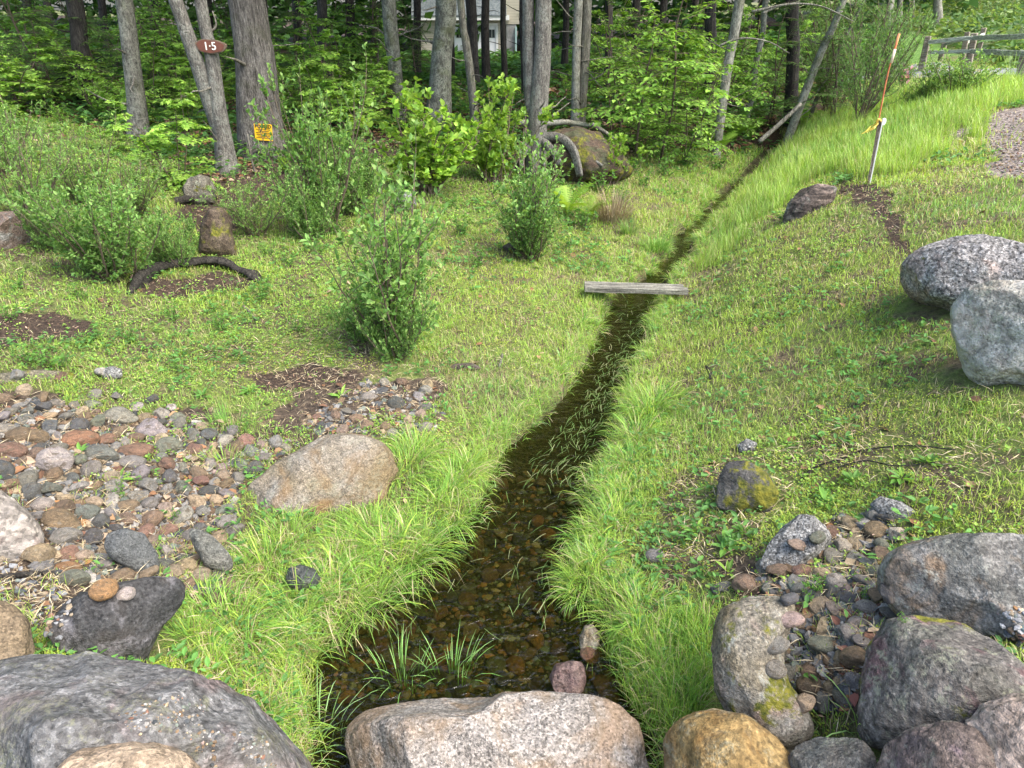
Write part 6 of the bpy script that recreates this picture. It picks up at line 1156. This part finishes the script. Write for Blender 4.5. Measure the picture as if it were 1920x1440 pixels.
# pale blades trailing on the current
n = 400; PX = []
for k_ in range(n):
    pyv = g.uniform(660, 900) if k_ < 270 else g.uniform(560, 700) if k_ < 340 else g.uniform(900, 1180); l_ = np.interp(pyv, [s[0] for s in ST][::-1], [s[1] for s in ST][::-1]); r__ = np.interp(pyv, [s[0] for s in ST][::-1], [s[2] for s in ST][::-1]); u_ = g.uniform(.25, .95) if k_ < 340 else (g.beta(.5, 2) if g.random() < .5 else g.beta(2, .5)); PX.append(at_z(l_ + (r__ - l_) * (.06 + .88 * u_), pyv, .004))
P = np.array(PX); P[:, 2] = .003; i = np.clip(np.searchsorted(stream[:, 1], P[:, 1]), 1, len(stream) - 1); fd = stream[i - 1, :2] - stream[i, :2]; az = np.arctan2(fd[:, 1], fd[:, 0]) + g.normal(size=n) * .35
L = g.uniform(.05, .12, n); W = np.maximum(.003, .0007 * np.hypot(P[:, 0], P[:, 1])); V = []; d_ = np.stack([np.cos(az), np.sin(az), 0 * az], 1); b_ = np.stack([-np.sin(az), np.cos(az), 0 * az], 1); cv = g.normal(size=n) * .18
rows = []
for s_ in (0, .33, .66, 1.0):
    c_ = P + d_ * (L * s_)[:, None] + b_ * (L * cv * s_ * s_)[:, None] + np.array([0, 0, .006]) * math.sin(s_ * 3.14); w_ = (W / 2 * (1 - .8 * abs(s_ - .35)))[:, None]; rows += [c_ - b_ * w_, c_ + b_ * w_]
V = np.stack(rows, 1).reshape(-1, 3); F = np.array([(0, 1, 3), (0, 3, 2), (2, 3, 5), (2, 5, 4), (4, 5, 7), (4, 7, 6)]); T = (F[None] + (np.arange(n) * 8)[:, None, None]).reshape(-1, 3)
link('floating_grass', mesh_np('floating_grass', V, T, np.repeat(pal(n, [(.2, .3, .1), (.14, .25, .07), (.32, .36, .18)], [1, 1, .6]), 8, 0)), MT['grass'], None, 'pale grass blades trailing on the surface of the stream', 'grass', None, 'stuff')
# fallen straw on the near left bank, reaching over the water
q = g.uniform([560, 1120], [900, 1260], (360, 2)); q = q[in_poly(q[:, 0], q[:, 1], [(560, 1150), (640, 1100), (760, 1130), (800, 1160), (900, 1100), (860, 1150), (720, 1180), (700, 1230), (560, 1260)])]; P = np.array([at(a, b) for a, b in q]); P[:, 2] = np.maximum(P[:, 2], 0) + .01; n = len(P)
blades('bent_grass', P, g.uniform(.1, .2, n), np.full(n, .0038), g.uniform(-.6, .5, n) + math.pi * (g.random(n) < .25), g.uniform(1.25, 1.5, n), pal(n, [(.42, .42, .2), (.3, .4, .12), (.5, .45, .26)], [1, 1, 1]), 'bent straw coloured blades lying over the edge of the water', segs=4, droop=.1)
# broad leaved ground weeds
def weedfield(name, n, fn, s0, s1, cols, w, label, tmpl=ROUND, r1=16, pw=1.2, hgt=.03, fw=.0011):
    x, y, r = wedge(n, 1.8, r1, pw); e = sef(x, y); Z = zones(x, y); p2 = np.stack([x, y], 1); k_ = g.random(n) < fn(x, y, e, Z, p2); k_ &= (e > .03) & ~on_rock(x, y); x, y, r = x[k_], y[k_], r[k_]; n = len(x)
    m = 3; X = np.repeat(x, m); Y = np.repeat(y, m); az = g.uniform(0, 6.283, n * m); P = np.stack([X + g.normal(size=n * m) * .008, Y + g.normal(size=n * m) * .008, gzf(X, Y) + g.uniform(.25, 1, n * m) * hgt], 1); el = g.uniform(-.1, .6, n * m)
    A = np.stack([np.cos(az) * np.cos(el), np.sin(az) * np.cos(el), np.sin(el)], 1); N = nrm(np.array([0, 0, 1.0]) + g.normal(size=(n * m, 3)) * .25); s = g.uniform(s0, s1, n * m) * np.maximum(1, fw * np.repeat(r, m) / .006); c = pal(n * m, cols, w) * (1 + .3 * fbm(P * 2.5, 3, 77))[:, None]
    V, T, K = scatter(tmpl, P, A, N, s, c); print(name, n * m); return link(name, mesh_np(name, V, T, K), MT['leaf'], None, label, 'weeds', None, 'stuff')
def leftish(x, y, e): return (x < np.interp(y, stream[:, 1], stream[:, 0]))
def f1(x, y, e, Z, p): return np.clip(np.where(leftish(x, y, e), sstep(.8, 2.4, e) * .75, 0) + 1.3 * fbm(p * 1.5, 4, 55) - .1, 0, 1) * (1 - Z['forest'] * .8) * (1 - Z['mulch'] * .8) * (1 - Z['cobbly'] * (.97 - .7 * sstep(.05, .25, fbm(p * 1.9 + 70, 3, 93)))) * (1 - Z['gravelly']) * (1 - Z['lawn'])
weedfield('clover_weeds', 105000, f1, .011, .021, [(.25, .41, .07), (.18, .34, .06), (.13, .28, .07), (.31, .46, .09)], [.3, .3, .2, .2], 'low clover like leaves spread over the left of the clearing', hgt=.035)
def f2(x, y, e, Z, p): return np.clip(.06 + .95 * fbm(p * 1.3 + 3, 4, 56) + .35 * Z['forest'] * (y < 14), 0, 1) * (1 - Z['mulch'] * .75) * (1 - Z['cobbly'] * .9) * (1 - Z['gravelly']) * (1 - Z['lawn'])
weedfield('broad_weeds', 42000, f2, .025, .05, [(.1, .24, .06), (.13, .3, .07), (.08, .19, .05)], [.4, .4, .2], 'broader bluish green weed leaves scattered through the turf', OVAL, hgt=.06)
def f3(x, y, e, Z, p): return Z['forest'] * np.clip(.35 + .9 * fbm(p * .9, 3, 57), 0, 1) * (y > 9)
weedfield('woodland_herbs', 60000, f3, .03, .07, [(.08, .19, .05), (.11, .25, .05), (.06, .14, .04)], [.4, .3, .3], 'green herbs covering parts of the shaded forest floor', OVAL, r1=44, pw=.8, hgt=.22)
# moss and tiny turf leaves near the stream
def f4(x, y, e, Z, p): return np.clip(.35 + 1.1 * fbm(p * 1.5 + 8, 4, 58), 0, 1) * (e < 2.5) * (1 - Z['cobbly'] * .9) * (1 - Z['mulch'])
weedfield('moss_sprigs', 120000, f4, .009, .016, [(.38, .48, .07), (.28, .42, .06), (.44, .5, .09)], [.4, .3, .3], 'yellow green moss sprigs matted among the turf', DIAM, r1=11, hgt=.02, fw=.0009)
# litter: dead leaves and needles
def litter(name, n, fn, s0, s1, cols, label, tmpl, r1, pw=1.2, w=None, lift=.012):
    x, y, r = wedge(n, 1.7, r1, pw); e = sef(x, y); Z = zones(x, y); p2 = np.stack([x, y], 1); k_ = (g.random(n) < fn(x, y, e, Z, p2)) & (e > .05) & ~on_rock(x, y); x, y, r = x[k_], y[k_], r[k_]; n = len(x)
    az = g.uniform(0, 6.283, n); P = np.stack([x, y, gzf(x, y) + g.uniform(.001, lift, n)], 1); A = np.stack([np.cos(az), np.sin(az), g.normal(size=n) * .25], 1); N = nrm(np.array([0, 0, 1.0]) + g.normal(size=(n, 3)) * .35); s = g.uniform(s0, s1, n) * np.maximum(1, r / 7)
    V, T, K = scatter(tmpl, P, A, N, s, pal(n, cols, [1] * len(cols)), None if w is None else s * w); return link(name, mesh_np(name, V, T, K), MT['litter'], None, label, 'litter', None, 'stuff')
litter('wood_chips', 60000, lambda x, y, e, Z, p: Z['mulch'] * .9 + .04, .012, .035, [(.14, .085, .055), (.24, .16, .11), (.05, .035, .028), (.3, .22, .16)], 'dark brown wood chips and bark in the mulch mounds', DIAM, 13, w=.7, lift=.03)
litter('dry_leaves', 42000, lambda x, y, e, Z, p: np.clip(Z['forest'] * .9 + Z['cobbly'] * .22 + .03, 0, 1), .035, .075, [(.2, .11, .06), (.28, .18, .1), (.12, .07, .045), (.34, .25, .17)], 'brown dead leaves over the forest floor and among the stones', WIDE, 26, .9, lift=.025)
litter('straw', 90000, lambda x, y, e, Z, p: np.clip(.12 + zone(BARE[0], x, y, .15, 70) * .8 + zone(BARE[1], x, y, .15, 71) * .8 + zone(BARE[2], x, y, .1, 72) + Z['cobbly'] * .45 + Z['mulch'] * .2 + .3 * fbm(p * 3, 3, 66) + sstep(.08, .32, fbm(p * 1.15 + 50, 4, 99)) * .6, 0, 1), .04, .1, [(.38, .31, .19), (.28, .21, .13), (.5, .43, .29)], 'dry straw and dead grass stems lying in the thin turf', DIAM, 12, w=.09, lift=.02)
# red and brown leaves gathered between the boulders
q = g.uniform([1500, 1130], [1700, 1380], (120, 2)); P = np.array([hit(a, b)[0] for a, b in q if in_poly(np.array([a]), np.array([b]), [(1590, 1130), (1690, 1140), (1640, 1230), (1620, 1380), (1560, 1380), (1590, 1280), (1560, 1200)])[0]]); P = P[np.abs(P[:, 2] - gzf(P[:, 0], P[:, 1])) < .03] + [0, 0, .008]; n = len(P)
V, T, K = scatter(WIDE, P, nrm(g.normal(size=(n, 3)) * [1, 1, .4]), nrm([0, 0, 1] + g.normal(size=(n, 3)) * .4), g.uniform(.035, .07, n), pal(n, [(.22, .09, .07), (.3, .15, .08), (.16, .08, .06)], [1, 1, 1])); link('fallen_leaves', mesh_np('fallen_leaves', V, T, K), MT['litter'], None, 'reddish fallen leaves caught between the big boulders', 'litter', None, 'stuff')
# small sprigs one can point at
spr = USED['herb']
for px, py, tp, lb in [(1525, 1125, 1060, 'bright green leafy sprig growing from the cobble pocket'), (1690, 1165, 1140, 'tiny three leaved sprig on top of the dark spotted boulder'), (1620, 1120, 1090, 'small green sprig in front of the flat grey slab'), (330, 975, 945, 'small sprig growing between cobbles near the half buried boulder'), (232, 930, 890, 'leafy weed sprig in the heart of the cobble bed')]:
    q, _ = hit(px, py); h = (py - tp) * depth_of(q) / FPX * .8; dup(spr, q, px, (h / .35,) * 3, lb, 'low leafy herbs', 'herb')

# soil held under the arched root, and dark gaps below it
# ------------------------------------------------------------------ labels that would still be shared are told apart by their order
from collections import defaultdict
bpy.context.view_layer.update()
lab = defaultdict(list)
for o in C.objects:
    if o.parent is None and 'label' in o and o.get('kind') is None: lab[o['label']].append(o)
NUM = ['', 'one', 'two', 'three', 'four', 'five', 'six', 'seven', 'eight', 'nine', 'ten', 'eleven', 'twelve']
ORD = ['leftmost', 'second from left', 'third from left', 'fourth from left', 'fifth from left', 'sixth from left', 'seventh from left', 'eighth from left', 'ninth from left', 'tenth from left']
for l_, os_ in lab.items():
    if len(os_) < 2: continue
    os_.sort(key=lambda o: proj(np.array(o.matrix_world.translation))[0])
    for i, o in enumerate(os_):
        o['label'] = l_ + ', ' + ('rightmost' if i == len(os_) - 1 else ORD[min(i, 9)])
